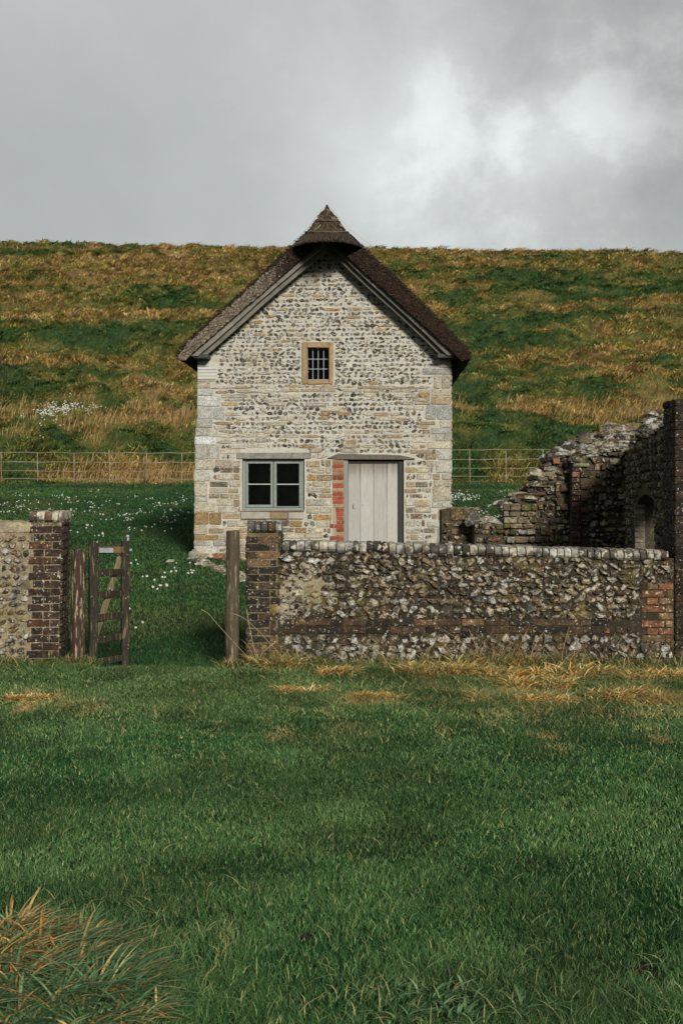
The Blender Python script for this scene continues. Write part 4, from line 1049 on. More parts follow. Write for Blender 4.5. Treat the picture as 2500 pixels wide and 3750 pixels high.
# side wall running towards the camera with a pointed slit
sa = empty('ruined_wall', (3.5, 16, .2)); OS = V3(3.5, 16, .2)
tag(sa, 'dark shaded side wall of the ruin with a narrow pointed opening', 'wall')
P0 = V3(bx_(1547, 13.25), 13.25, 0); P1 = V3(bx_(1437, 19.52), 19.52, 0); U_ = (P1-P0); LS = np.linalg.norm(U_); U_ /= LS
frS = frame(P0, -U_, (0, 0, 1))       # normal must face the open side
Ns = frS[3]
def S_(px, py):
    """a point of the side wall's face under the sight line"""
    k = (px-CX)/F; t = (P0[0]-k*P0[1])/(k*U_[1]-U_[0]); d = P0[1]+U_[1]*t
    return t, EYE-(py-HY)/F*d
t0, zq = S_(1504, 1250); t1, _ = S_(1463, 1250); _, zs = S_(1484, 1162); _, za = S_(1484, 1136); tm = (t0+t1)/2
sill = .25
def smap(t, d, z): q = P0+U_*t-Ns*d; return (q[0], q[1], z)
sb = Acc(); TS = .5
def top_s(t): return np.interp(t, [0, 1.2, 2.4, 3.6, 4.6, LS], [2.20, 2.24, 2.2, 2.24, 2.17, 2.12])
def sprism(acc, poly, c, d0=0, d1=TS):
    prism(acc, poly, d0, d1, c, frame=smap)
cuts = [0, t0, tm, t1]+list(np.linspace(t1+.3, LS, 4)); cuts = sorted(set([round(float(c), 4) for c in cuts+[t0/3, 2*t0/3]]))
for a, b in zip(cuts[:-1], cuts[1:]):
    if a >= t0-1e-3 and b <= t1+1e-3:
        sprism(sb, [(a, -.3), (b, -.3), (b, sill), (a, sill)], MR)
        n = 8; arc = []
        for i in range(n+1):
            t = lerp(a, b, i/n); e = abs(t-tm)/((t1-t0)/2); arc.append((t, zs+(za-zs)*math.sqrt(max(0, 1-e**1.6))))
        sprism(sb, [(a, top_s(a))]+arc+[(b, top_s(b))], MR)
    else: sprism(sb, [(a, -.3), (b, -.3), (b, top_s(b)), (a, top_s(a))], MR)
def in_s(u, v):
    t = -u
    if t < .02 or t > LS-.02 or v > top_s(t)-.02: return False
    if t0-.1 < t < t1+.1 and sill-.05 < v < zs+.05: return False
    if zs <= v < za+.08 and abs(t-tm) < (t1-t0)/2*math.sqrt(max(0, 1-((v-zs)/(za+.1-zs))**1.6))+.1: return False
    return True
def pick_s(u, v, rh):
    k = rnd.random(); core = pk('grey', 2, 'dgrey', 3, 'brown', 2, 'dark', 2, 'tan', 1, 'pale', .8)
    return dict(kind='flint' if rnd.random() < .75 else 'block', w=rnd.uniform(.07, .19), h=rnd.uniform(.02, .05), hf=rnd.uniform(.8, 1.1), core=core, rim=pk('grey', 1, 'tan', 1, 'brown', 1)*.8, rot=rnd.uniform(-.4, .4), jit=.2)
course(sb, frS, -LS, 0, 0.0, 2.3, in_s, pick_s, rowh=(.075, .11), gap=.014, wob=.02)
def rocks_on_top():
    for _ in range(150):
        t = rnd.uniform(.1, LS); q = smap(t, rnd.uniform(0, TS), top_s(t)+rnd.uniform(-.02, .06)); rock(sb, V3(*q), rnd.uniform(.04, .09), pk('grey', 1, 'tan', 1, 'brown', 2, 'dgrey', 2)*.8)
rocks_on_top()
sb.build('wall', M['old_wall'], sa).location = -OS
jb = Acc(); z = sill
while z < zs-.02:
    for (a, b) in ((t1-.005, t1+.11),):
        q = [smap(a, -.03, z), smap(b, -.03, z), smap(b, .09, z), smap(a, .09, z)]
        v = [*q, *[(x, y, zz+.062) for x, y, zz in q]]
        jb.add(v, BOXF, V3(.24, .21, .15)*rnd.uniform(.7, 1.1))  # front bricks coloured pale for the lit edge of the reveal
    z += .07
jb.build('opening_jamb', M['old_brick'], sa).location = -OS
pr_ = empty('brick_pier', (3.2, 13.1, .0)); OP = V3(3.2, 13.1, 0)
tag(pr_, 'tall dark brick pier at the right end of the low flint wall', 'pier')
pp = Acc(); xl = bx_(1549.5, 12.88); yb = 12.88
prism(pp, [(xl+.012, -.3), (xl+.7, -.3), (xl+.7, bz(927, yb)), (xl+.012, bz(927, yb))], yb+.012, yb+.5, V3(.05, .04, .03))
pc = lambda u, v: (V3(.028, .021, .017) if rnd.random() < .85 else V3(.08, .04, .026))*rnd.uniform(.6, 1.2)
bricks(pp, frame((0, yb+.012, 0), (1, 0, 0), (0, 0, 1)), lambda v, k: xl, lambda v, k: xl+.7, -.2, bz(921, yb), pc, ch=.071, bl=.22)
bricks(pp, frame((xl+.012, yb, 0), (0, -1, 0), (0, 0, 1)), lambda v, k: -.5, lambda v, k: .0, -.2, bz(921, yb), pc, ch=.071, bl=.22)
pp.build('brickwork', M['old_brick'], pr_).location = -OP
# stump of wall against the cottage
st_ = Acc(); dS = 20.2
a, b = RP(1031, 1300, dS), RP(1101, 1170, dS)
prism(st_, [RP(*p, dS) for p in ((1014, 1300), (1092, 1300), (1090, 1200), (1099, 1172), (1031, 1169), (1014, 1172))], dS, dS+.5, V3(.10, .075, .04))
frT = frame((0, dS, 0), (1, 0, 0), (0, 0, 1))
course(st_, frT, RP(1016, 0, dS)[0], RP(1092, 0, dS)[0], RP(0, 1270, dS)[1], RP(0, 1200, dS)[1], lambda u, v: True, pick_r, rowh=(.07, .1), gap=.012)
stone(st_, frT, *[(p+q)/2 for p, q in zip(RP(1033, 1195, dS), RP(1098, 1171, dS))], .2, .075, .03, V3(.17, .11, .05), V3(.11, .08, .04), 'block', jit=.12)
for _ in range(26): p = RP(rnd.uniform(1034, 1098), 1170, dS); rock(st_, V3(p[0], dS+rnd.uniform(.05, .45), p[1]), rnd.uniform(.03, .06), pk('brown', 2, 'tan', 2, 'moss', 1))
o = st_.build('wall_stump', M['old_wall'], off=(RP(1060, 0, dS)[0], dS, .3)); tag(o, 'short mossy brown stump of wall against the cottage\'s right corner', 'wall')

# ================================================================ ESTATE FENCE
DF = 51.0
fe = empty('railing_fence', (0, DF, 1.9)); OFF_ = V3(0, DF, 1.9)
tag(fe, 'thin rusty iron railing fence along the foot of the hillside', 'fence')
def fz(x): return float(ground0(DF))+.06*math.sin(x*.21)
xsf = [((5-784)/F*DF)+1.29*i for i in range(-4, 22)]
for x in xsf:
    a = Acc(); dx = rnd.uniform(-.03, .03); bar(a, (x, DF, fz(x)-.3), (x+dx, DF, fz(x)+1.11), .022, .03, V3(1, 1, 1), .003); o = a.build('post', M['rail_metal'], fe); o.location = -OFF_
for hgt, r in ((1.10, .011), (.76, .013), (.44, .011), (.16, .011), (-.02, .009)):
    a = Acc(); pts = []
    for x in np.arange(xsf[0], xsf[-1]+.1, .43): pts.append((x, DF-.005, fz(x)+hgt+.012*math.sin(x*4.8)+rnd.uniform(-.008, .008)))
    tube(a, pts, r, V3(1, 1, 1), 5); o = a.build('rail', M['rail_metal'], fe); o.location = -OFF_
# ================================================================ GRASS
def cottage_mask(x, y):
    return (x > HX+XL0-.02) & (x < HX+XR1+.1) & (y > HD-.04) & (y < HD+DEP+.4)
def wall_mask(x, y):
    w = (y > DW+.0) & (y < DW+.37) & ((x > bx_(566)) | (x < bx_(140)))
    r = (y > DA_-.0) & (y < DR+.8) & (x > bx_(1095, DR)) if False else (y > 19.45) & (y < 20.4) & (x > bx_(1095, DR))
    return w | r
def samp(n, y0, y1, p, half=.285, pad=.35):
    """n points between depths with density falling as depth**-p"""
    u = R.random(n); e = 2-p
    y = (y0**e+(y1**e-y0**e)*u)**(1/e) if abs(e) > 1e-3 else y0*(y1/y0)**u
    x = (R.random(n)*2-1)*(half*y+pad); return x, y
# dry patches of the near field: px, py, rx, ry, amount (as ground spots)
DPW = [patch_world(*p) for p in [(1005, 1553, 85, 13, 1.5), (1215, 1573, 75, 13, 1.2), (870, 1612, 60, 14, 1.1), (1430, 1606, 70, 15, 1.2), (1350, 1560, 90, 12, .6), (1270, 1612, 55, 10, 1.0), (1480, 1560, 90, 14, .7),
   (690, 1585, 60, 12, .7), (1100, 1600, 260, 34, .22), (1300, 1650, 260, 30, .12), (70, 1600, 60, 12, .6), (170, 1610, 60, 10, .4), (210, 1640, 60, 8, .3), (60, 1630, 50, 10, .4), (90, 1515, 60, 6, .5), (440, 1600, 40, 6, .2), (1500, 1640, 80, 16, .5),
   (410, 2120, 50, 14, .35), (520, 2150, 40, 14, .5), (1190, 1650, 90, 12, .3), (610, 1540, 40, 8, .7), (800, 2150, 40, 10, .2)]]
_q = random.Random(3)
DPW += [patch_world(_q.uniform(600, 1560), _q.triangular(1540, 1760, 1580), _q.uniform(12, 34), _q.uniform(4, 9), _q.uniform(.2, .48)) for _ in range(46)]+[patch_world(_q.uniform(0, 560), _q.triangular(1560, 1720, 1610), _q.uniform(10, 26), _q.uniform(4, 7), _q.uniform(.2, .4)) for _ in range(22)]
def dry_field(x, y):
    t = .05+.35*(fbm(x*.9, y*.9, 50)-.5)+.30*(vnoise(x*5, y*5, 52)-.5)
    for cx, cy, rx, ry, a in DPW:
        t = t+a*.75*np.exp(-.5*((x-cx)/(rx*.75))**2-.5*((y-cy)/(ry*.75))**2)*(.35+1.3*vnoise(x*6, y*6, 55))
    return t
GA = V3(.022, .084, .025); GB = V3(.080, .160, .052); GC = V3(.24, .33, .13); STR = V3(.42, .36, .15); TAN = V3(.44, .32, .12); RUS = V3(.30, .13, .035)
def tall_field(x, y):
    px = CX+F*x/np.maximum(y, .5)
    a = sstep(11.2, 12.4, y)*sstep(500, 640, px)*.8
    b = sstep(9.6, 11.2, y)*sstep(560, 900, px)*.55
    c = sstep(11.6, 12.6, y)*(px < 210)*.6
    e = .5*np.exp(-((x-.7)/.9)**2-((y-4.3)/.35)**2)+.6*np.exp(-((x+.95)/.5)**2-((y-4.7)/.6)**2)
    return np.maximum(np.maximum(a, b), np.maximum(c, e))
def _gp(px, py): d = EYE*F/(py-HY); return (px-CX)/F*d, d
BARE = [(*_gp(935, 1900), .07), (*_gp(1480, 2235), .07), (*_gp(800, 1752), .05), (*_gp(180, 1990), .05), (*_gp(1210, 1980), .05), (*_gp(600, 1960), .05), (*_gp(420, 1780), .05), (*_gp(1300, 1850), .06), (*_gp(700, 2150), .05), (*_gp(1100, 2080), .04), (*_gp(250, 1700), .05), (*_gp(1560, 2010), .06)]
def near_grass():
    B_ = Blades(); n = 430000
    x, y = samp(n, 3.7, 12.88, 1.25)
    z = G(x, y)
    cl = fbm(x*3.2, y*3.2, 60, 2); cl2 = vnoise(x*8.5, y*8.5, 61); big = fbm(x*.55, y*.75, 62)
    tl = tall_field(x, y); dry = dry_field(x, y)
    bare = np.zeros(n)
    for bx0, by0, br in BARE: bare = np.maximum(bare, np.exp(-((x-bx0)/br)**2-((y-by0)/(br*1.3))**2))
    keep = (R.random(n) < (.35+1.2*cl)*(1-.85*bare))
    h = (.018+.034*cl+.016*cl2)*(.7+.6*R.random(n))*(1+1.5*tl*(.4+cl))
    w = np.maximum(.0026, .00056*y)*(.7+.7*R.random(n))
    ang = R.random(n)*6.28
    lean = .15+.6*R.random(n)+.4*tl
    k = R.random(n)
    c = c3(GA, GB, np.clip(R.random(n)*.9+(cl2-.5)*.6+(big-.5)*1.6+(vnoise(x*1.5, y*1.1, 64)-.5)*.9, 0, 1)); c = c3(c, GC, (k > .84)*.75)
    dz = dry+.40*(R.random(n)-.5); c = c3(c, V3(.17, .20, .075), .38*sstep(8.6, 10.8, y)*(R.random(n) < .7))
    c = c3(c, STR, np.clip((dz-.26)/.2, 0, 1)*.8*(R.random(n) < .5)); c = c3(c, TAN, sstep(.5, .9, dz)*(R.random(n) < .6)); c = c3(c, RUS, sstep(.8, 1.5, dz)*.9*(R.random(n) < .5))
    c = c3(c, STR, (R.random(n) < .012)*.9)
    h = h*(1+.5*np.clip(dry-.5, 0, 1)); lean = lean+.8*np.clip(dry-.3, 0, 1)
    c = c*(.6+.8*R.random((n, 1)))*(.76+.46*sstep(.25, .7, .7*vnoise(x*2.6, y*2.0, 68)+.3*vnoise(x*.8, y*.55, 69)))[:, None]
    m = keep & ~wall_mask(x, y)
    B_.add(np.stack([x, y, z-.004], 1)[m], h[m], w[m], ang[m], lean[m], c[m], .25+.25*R.random(m.sum()), 2)
    # scattered longer bent blades
    n = 26000; x, y = samp(n, 3.7, 12.8, 1.2); z = G(x, y); tl = tall_field(x, y); dry = dry_field(x, y)
    k = R.random(n) < .04+.7*tl+.5*np.clip(dry-.4, 0, 1)
    x, y, z, tl, dry = x[k], y[k], z[k], tl[k], dry[k]; n = len(x)
    c = c3(c3(GA, GC, R.random(n)), STR, (R.random(n) < .25+np.clip(dry, 0, .5))*.8)
    c = c3(c, TAN, (R.random(n) < np.clip(dry-.2, 0, .8))*1.)
    B_.add(np.stack([x, y, z], 1), .07+.09*R.random(n)*(.5+tl), np.maximum(.0042, .0007*y), R.random(n)*6.28, .5+.8*R.random(n), c, .45+.3*R.random(n), 4)
    # beyond the edges of the view, so that the turf goes on to the sides
    n = 130000; y = 3.2+9.6*R.random(n)**.85; side = np.where(R.random(n) < .5, -1, 1); x = side*(.27*y+.3+3.4*R.random(n)**1.2); z = G(x, y)
    c = c3(c3(GA, GB, R.random(n)), STR, (R.random(n) < .04)*.8)*(.6+.8*R.random((n, 1))); m = ~wall_mask(x, y)
    B_.add(np.stack([x, y, z-.004], 1)[m], (.03+.05*R.random(n))[m], np.maximum(.006, .0009*y)[m], (R.random(n)*6.28)[m], (.2+.6*R.random(n))[m], c[m], .3, 2)
    o = B_.build('field_grass', M['grass']); tag(o, 'short green field grass with straw patches in front of the walls', 'grass', kind='stuff')
near_grass()
def mid_grass():
    B_ = Blades(); n = 290000
    x, y = samp(n, 12.95, 50.6, 1.8, .33, 1.6); z = G(x, y)
    cl = fbm(x*1.6, y*1.0, 65, 2); big = fbm(x*.3, y*.35, 66)
    m = ~cottage_mask(x, y) & ~wall_mask(x, y)
    h = (.028+.05*cl)*(.7+.6*R.random(n))*(1+.8*sstep(47.5, 50, y))
    w = np.maximum(.004, .00062*y)*(.7+.7*R.random(n))
    c = c3(V3(.022, .078, .026), V3(.075, .150, .045), np.clip(R.random(n)*.8+(big-.5)*2.2, 0, 1)); c = c3(c, V3(.16, .17, .06), (R.random(n) < .05)*.7)
    c = c3(c, V3(.13, .13, .05), np.clip(fbm(x*.5, y*.5, 67)-.60, 0, 1)*3)
    dk_ = sstep(48.4, 50.4, y); c = c3(c, V3(.15, .12, .05), dk_*(R.random(n) < .4))
    B_.add(np.stack([x, y, z-.004], 1)[m], h[m], w[m], (R.random(n)*6.28)[m], (.3+.6*R.random(n))[m], (c*(.75+.5*R.random((n, 1))))[m], .3, 2)
    o = B_.build('lawn_grass', M['grass']); tag(o, 'short dark green lawn beyond the gate around the cottage', 'grass', kind='stuff')
mid_grass()
def hill_grass():
    B_ = Blades()
    # tussocks: wind-combed clumps
    nt = 46000; x, y = samp(nt, 50.2, 151.5, 1.55, .32, 3.0)
    keep = ~((y < 51.4) & (R.random(nt) < .35)); x, y = x[keep], y[keep]; nt = len(x)
    kk = sstep(.30, .58, vnoise(x*np.interp(y, [50, 150], [1.1, .7]), y*.9, 81)) > R.random(nt)*.9; x, y = x[kk], y[kk]; nt = len(x)
    r = rust_field(x, y); z = G(x, y)
    size = (.17+.27*R.random(nt)**1.5)*(.75+.6*sstep(.25, .7, r))*(1+.5*np.exp(-((y-54.5)/3.2)**2))*np.interp(y, [50, 60, 100, 150], [1.0, 1.05, 1.5, 1.6])
    nb = 20; N_ = nt*nb
    tx = np.repeat(x, nb); ty = np.repeat(y, nb); tr = np.repeat(r, nb); ts = np.repeat(size, nb); tz = np.repeat(z, nb)
    a = R.random(N_)*6.28; rr_ = np.sqrt(R.random(N_))*ts*.55
    bx2 = tx+rr_*np.cos(a)*1.25; by2 = ty+rr_*np.sin(a)
    comb = .0+.9*(np.repeat(vnoise(x*.12, y*.12, 77), nb)-.5)       # prevailing lean: to the right and a little down the slope
    az = np.where(R.random(N_) < .72, comb-.5+R.normal(0, .55, N_), a)
    h = ts*(.65+.6*R.random(N_)); w = np.maximum(.012, .00050*by2)*(.8+.8*R.random(N_))
    tcol = np.repeat(R.random(nt), nb)
    rr2 = np.clip(tr+.35*(tcol-.5)+.16*(R.random(N_)-.5), 0, 1)
    kb = np.repeat(np.where(R.random(nt) < .27, .30, .7+.7*R.random(nt)), nb)[:, None]
    c = hill_colour(rr2, R.random(N_))*1.2*(.65+.7*R.random((N_, 1)))*kb
    B_.add(np.stack([bx2, by2, G(bx2, by2)-.02], 1), h, w, az, .55+.8*R.random(N_), c, .5+.25*R.random(N_), 2, waz=az+math.pi/2+R.normal(0, .5, N_))
    # undergrowth between them
    n = 300000; x, y = samp(n, 50.2, 151.5, 1.6, .32, 3.0); r = rust_field(x, y)
    c = hill_colour(np.clip(r-.12+.5*(R.random(n)-.5), 0, 1), R.random(n)*.6)*(.35+.75*R.random((n, 1)))
    B_.add(np.stack([x, y, G(x, y)-.02], 1), (.08+.12*R.random(n))*np.interp(y, [50, 150], [1, 1.8]), np.maximum(.012, .0005*y), R.random(n)*6.28, .4+.6*R.random(n), c, .3, 2)
    # tall pale stalks near the fence
    n = 9000; x, y = samp(n, 51, 64, 1.2, .30, 2.0); r = rust_field(x, y); k = r > .5; x, y = x[k], y[k]; n = len(x)
    B_.add(np.stack([x, y, G(x, y)], 1), .45+.45*R.random(n), .022, -.4+R.normal(0, .6, n), .25+.35*R.random(n), c3(V3(.36, .21, .08), V3(.46, .34, .17), R.random(n)), .2, 2)
    o = B_.build('hillside_grass', M['dry_grass']); tag(o, 'rough tussocky hillside grass in patches of green, olive and rust', 'grass', kind='stuff')
hill_grass()
make_ground()
# ---------------------------------------------------------------- tussocks and stalks close by
def tussock(name, centres, label, seed_dir, cat='grass tussock'):
    B_ = Blades(); x0, y0 = centres[0][0], centres[0][1]; off = (x0, y0, float(G(x0, y0)))
    for (cx, cy, rad, n, hh, greens) in centres:
        a = R.random(n)*6.28; r_ = np.abs(R.normal(0, .62, n))*rad; x = cx+r_*np.cos(a)*1.35; y = cy+r_*np.sin(a)*1.1
        k = R.random(n); c = c3(V3(.040, .115, .040), V3(.19, .29, .14), R.random(n)**1.3)
        c = c3(c, V3(.50, .36, .14), (k > greens)*1.); c = c3(c, V3(.38, .17, .045), (k > greens+.6*(1-greens))*.8)
        dr_ = np.where(R.random(n) < .7, seed_dir+R.normal(0, 1.1, n), a)
        B_.add(np.stack([x, y, G(x, y)-.01], 1), hh*(.45+.85*R.random(n))*np.exp(-(r_/rad)**2*.35), (.0055+.0060*R.random(n)), dr_, .3+.85*R.random(n), c*1.3*(.55+.8*R.random((n, 1))), .35+.38*R.random(n), 6, tipc=c*1.0)
    o = B_.build(name, M['grass'], off=off); tag(o, label, cat); return o
def gpt(px, py): d = EYE*F/(py-HY); return (px-CX)/F*d, d
c_ = [gpt(90, 2210), gpt(20, 2180), gpt(170, 2260), gpt(230, 2310), gpt(50, 2290), gpt(130, 2340), gpt(0, 2240), gpt(300, 2360), gpt(180, 2190), gpt(-60, 2250), gpt(30, 2370), gpt(290, 2270), gpt(200, 2390)]
tussock('grass_tussock', [(x, y, .14 if i < 7 else .12, 520 if i < 7 else 300, .22 if i < 7 else .17, .80 if i not in (1, 6) else .3) for i, (x, y) in enumerate(c_)], 'large shaggy tussock of long blades, green and orange, nearest bottom left', -.35)
c_ = [gpt(900, 2290), gpt(1000, 2300), gpt(1100, 2300), gpt(1200, 2330), gpt(940, 2350), gpt(1060, 2350)]
tussock('grass_tussock', [(x, y, .12, 60, .09, .95) for x, y in c_], 'low loose tussock of bent green blades at the bottom centre right', -.2)['kind'] = 'stuff'
# rusty mats of bent dry grass under the wall
B_ = Blades()
for (px, py, rx, n, hh) in ((960, 1552, 40, 500, .12), (1040, 1554, 45, 700, .13), (1175, 1563, 50, 500, .12), (1240, 1582, 50, 500, .11), (850, 1612, 45, 350, .08), (1270, 1614, 45, 350, .08), (1430, 1610, 60, 500, .10), (1500, 1565, 50, 350, .12), (640, 1540, 35, 400, .13), (760, 1556, 40, 260, .10),
      (70, 1608, 40, 160, .07), (1330, 1553, 60, 380, .12), (690, 1590, 50, 220, .07), (80, 1512, 50, 260, .10), (1150, 1535, 90, 500, .16)):
    x0, y0 = gpt(px, max(py, 1532)); rad = rx/F*y0
    n = int(n*2.6); nc_ = max(3, n//46); ta = R.random(nc_)*6.28; tr_ = np.sqrt(R.random(nc_))*rad; ci = R.integers(0, nc_, n); tone = R.random(nc_)[ci]
    a = R.random(n)*6.28; r_ = np.abs(R.normal(0, .03, n)); x = x0+(tr_*np.cos(ta))[ci]*1.4+r_*np.cos(a); y = np.minimum(y0+(tr_*np.sin(ta))[ci]*.8+r_*np.sin(a), DW-.03)
    c = c3(V3(.66, .34, .08), V3(.66, .50, .20), R.random(n)); c = c3(c, V3(.40, .16, .04), (R.random(n) < .12+.5*(tone < .3))*.9); c = c3(c, V3(.09, .19, .06), (R.random(n) < .2+.6*(tone > .75))*.9); c = c3(c, V3(.72, .60, .28), (R.random(n) < .25)*.9)
    if py < 1545: c = c3(c, V3(.12, .17, .07), (R.random(n) < .45)*.9)
    B_.add(np.stack([x, y, G(x, y)-.005], 1), hh*1.7*(.45+.8*R.random(n)), .0095, np.where(R.random(n) < .4, R.normal(0, .9, n), a), .25+.8*R.random(n), c*1.15*(.6+.6*R.random((n, 1))), .45+.35*R.random(n), 4)
o = B_.build('dry_grass', M['dry_grass']); tag(o, 'rusty bent dry grass matted along the foot of the low wall', 'dry grass', kind='stuff')
B_ = Blades()
for (pc_, sp, n, h0) in ((1150, 90, 95, .42), (1000, 120, 30, .3), (1260, 90, 35, .3), (600, 30, 16, .34), (1520, 50, 26, .36), (1330, 60, 20, .28), (590, 40, 10, .22), (850, 60, 12, .2)):
    x = (pc_-CX)/F*12.7+R.normal(0, sp/F*12.7*.6, n); y = 12.55+.28*R.random(n)
    B_.add(np.stack([x, y, G(x, y)], 1), h0*(.5+.8*R.random(n)), .0055, np.where(R.random(n) < .5, math.pi, 0)+R.normal(0, .5, n), .2+.7*R.random(n), c3(V3(.40, .29, .14), V3(.28, .18, .08), R.random(n)), .1+.3*R.random(n), 5)
def foot(px0, px1, yy, n, hh, dryp):
    x = (R.uniform(px0, px1, n)-CX)/F*yy; y = yy-np.abs(R.normal(0, .07, n)); cl = vnoise(x*5, y*0+3, 88)*.7+vnoise(x*14, y*0+5, 89)*.5
    k = R.random(n) < .15+1.2*cl; x, y, cl = x[k], y[k], cl[k]; m = len(x)
    c = c3(V3(.030, .095, .030), V3(.12, .19, .07), R.random(m)); c = c3(c, V3(.50, .37, .16), (R.random(m) < dryp*(.5+cl))*.9)
    B_.add(np.stack([x, y, G(x, y)-.01], 1), hh*(.35+1.0*R.random(m))*(.3+1.1*cl), .0062, R.random(m)*6.28, .15+.8*R.random(m), c*(.6+.7*R.random((m, 1))), .2+.4*R.random(m), 4)
foot(566, 1600, 12.86, 5200, .17, .38); foot(-300, 150, 12.84, 2300, .15, .3); foot(152, 205, 12.92, 420, .13, .25); foot(204, 232, 12.93, 260, .12, .2); foot(505, 565, 12.84, 520, .14, .4); foot(278, 300, 13.2, 120, .08, .1)
o = B_.build('dry_grass_stalks', M['dry_grass']); tag(o, 'uncut green and straw grass standing along the foot of the walls and posts', 'dry grass', kind='stuff')
# one arching stalk by the post
a = Acc()
for (pts, r) in (([(640, 1500), (600, 1455), (560, 1418), (530, 1408)], .0022), ([(592, 1530), (575, 1450), (566, 1400)], .003), ([(600, 1540), (560, 1500), (505, 1440), (478, 1408), (462, 1400)], .0022), ([(585, 1545), (600, 1500), (640, 1470)], .003)):
    P = [V3(*W(px, py, 12.62)) for px, py in pts]; Q = []
    for i in range(len(P)-1):
        for t in np.linspace(0, 1, 5)[:-1]: Q.append(P[i]*(1-t)+P[i+1]*t)
    Q.append(P[-1]); Q = [Q[0]]+[(Q[i-1]+Q[i]*2+Q[i+1])/4 for i in range(1, len(Q)-1)]+[Q[-1]]
    tube(a, Q, r, V3(.42, .36, .20), 4)
o = a.build('grass_stalk', M['straw'], off=W(600, 1535, 12.62)); tag(o, 'long pale arching grass stalks beside the tall weathered post', 'grass stalks')
def shrub(name, px, d, z0, hs, seed, label, spread=.5, n=5):
    rr = random.Random(seed); a = Acc(); x0 = (px-CX)/F*d
    def grow(p, dr, L, r, lv):
        q = [p]
        for i in range(5):
            dr = dr+V3(rr.uniform(-.14, .14), rr.uniform(-.14, .14), .03); dr = dr/np.linalg.norm(dr); q.append(q[-1]+dr*L/5)
        tube(a, q, np.linspace(r, r*.45, 6), V3(.05, .035, .03), 5)
        if lv:
            for k in range(3):
                j = rr.randrange(2, 5); grow(q[j], dr+V3(rr.uniform(-.8, .8), rr.uniform(-.4, .4), .1), L*.45, r*.5, lv-1)
    for k in range(n): grow(V3(x0+rr.uniform(-.03, .03), d+rr.uniform(-.02, .02), z0), V3(rr.uniform(-spread, spread), rr.uniform(-.1, .1), 1), hs*rr.uniform(.6, 1.1), .005*hs/.5, 1)
    o = a.build(name, M['twig'], off=(x0, d, z0)); tag(o, label, 'shrub'); return o
shrub('bare_shrub', 1384, 12.72, -.01, .42, 5, 'leafless dark twiggy shrub growing against the low wall', .22, 5)
shrub('bare_shrub', -6, 66, float(G(-16, 66)), 2.6, 9, 'bare pale twigs at the left edge of the hillside', .7, 5)
# ---------------------------------------------------------------- flowers
def flowers(name, pts, label, size=(.014, .024), clump=1, hh=(.05, .11)):
    a = Acc()
    for (x, y) in pts:
        for _ in range(rnd.choice((1, 1, 2, 3, 4, 5)) if clump else 1):
            s = rnd.uniform(*size)*max(1., y/42); xx = x+rnd.gauss(0, .085)*max(1, y/30); yy = y+rnd.gauss(0, .14); z = float(G(xx, yy)); h = rnd.uniform(*hh)
            tube(a, [(xx, yy, z), (xx+rnd.uniform(-.02, .02), yy, z+h)], .002, V3(.1, .2, .08), 3)
            n = 5; c = V3(xx, yy, z+h); t0_ = rnd.random(); vs = [c+V3(0, 0, -.3*s)]; tl = V3(rnd.uniform(-.5, .5), -.6, .5); tl /= np.linalg.norm(tl)
            s1 = np.cross(tl, V3(0, 0, 1)); s1 /= np.linalg.norm(s1); s2 = np.cross(s1, tl)
            fs = []
            for k in range(n):
                an = 2*math.pi*(k+t0_)/n
                for (da, r) in ((-.42, .6), (0, 1.05), (.42, .6)):
                    vs.append(c+(s1*math.cos(an+da)+s2*math.sin(an+da))*s*r+tl*s*.25*(r > 1))
                fs.append((0, 3*k+1, 3*k+2, 3*k+3))
            vs.append(c+tl*s*.5); m = len(vs)-1
            for k in range(n): fs.append((m, 3*k+1, 3*k+3))
            a.add(vs, fs, V3(.8, .8, .76))
    o = a.build(name, M['petal']); tag(o, label, 'flowers', kind='stuff')
def lawn_pt(px, py): d = float(depth_of(py)); return (px-CX)/F*d, d
P = []
for _ in range(105):
    px = rnd.uniform(-20, 445); py = rnd.triangular(1126, 1245, 1165)
    if px < 150 and py > 1190: continue
    P.append(lawn_pt(px, py))
for q in ((308, 1310), (318, 1298), (402, 1326), (385, 1337), (440, 1325), (455, 1310), (350, 1345), (298, 1453), (302, 1450), (150, 1478), (376, 1365), (305, 1405), (383, 1307)): P.append(lawn_pt(*q))
flowers('white_flowers', P, 'small white flowers dotted over the lawn left of the cottage')
P = [(lawn_pt(rnd.gauss(140, 26), rnd.gauss(956, 17))) for _ in range(58)]+[lawn_pt(rnd.gauss(108, 12), rnd.gauss(982, 8)) for _ in range(14)]+[lawn_pt(rnd.gauss(190, 30), rnd.gauss(950, 8)) for _ in range(16)]+[lawn_pt(310, 944), lawn_pt(305, 950), lawn_pt(60, 1028), lawn_pt(52, 990), lawn_pt(70, 1030)]
flowers('white_flowers', P, 'dense clump of white flowers on the bank at the left', (.018, .028), hh=(.15, .40))
P = [lawn_pt(rnd.gauss(1052, 14), rnd.gauss(1148, 8)) for _ in range(36)]+[lawn_pt(*q) for q in ((1088, 1152), (1090, 1150), (1125, 1166), (1135, 1170), (1140, 1169), (1160, 1134), (1163, 1150), (1187, 1132), (1102, 1184), (1108, 1182), (1142, 1195), (1146, 1195), (1165, 1135))]
flowers('white_flowers', P, 'white flowers in the grass between the cottage and the ruin')
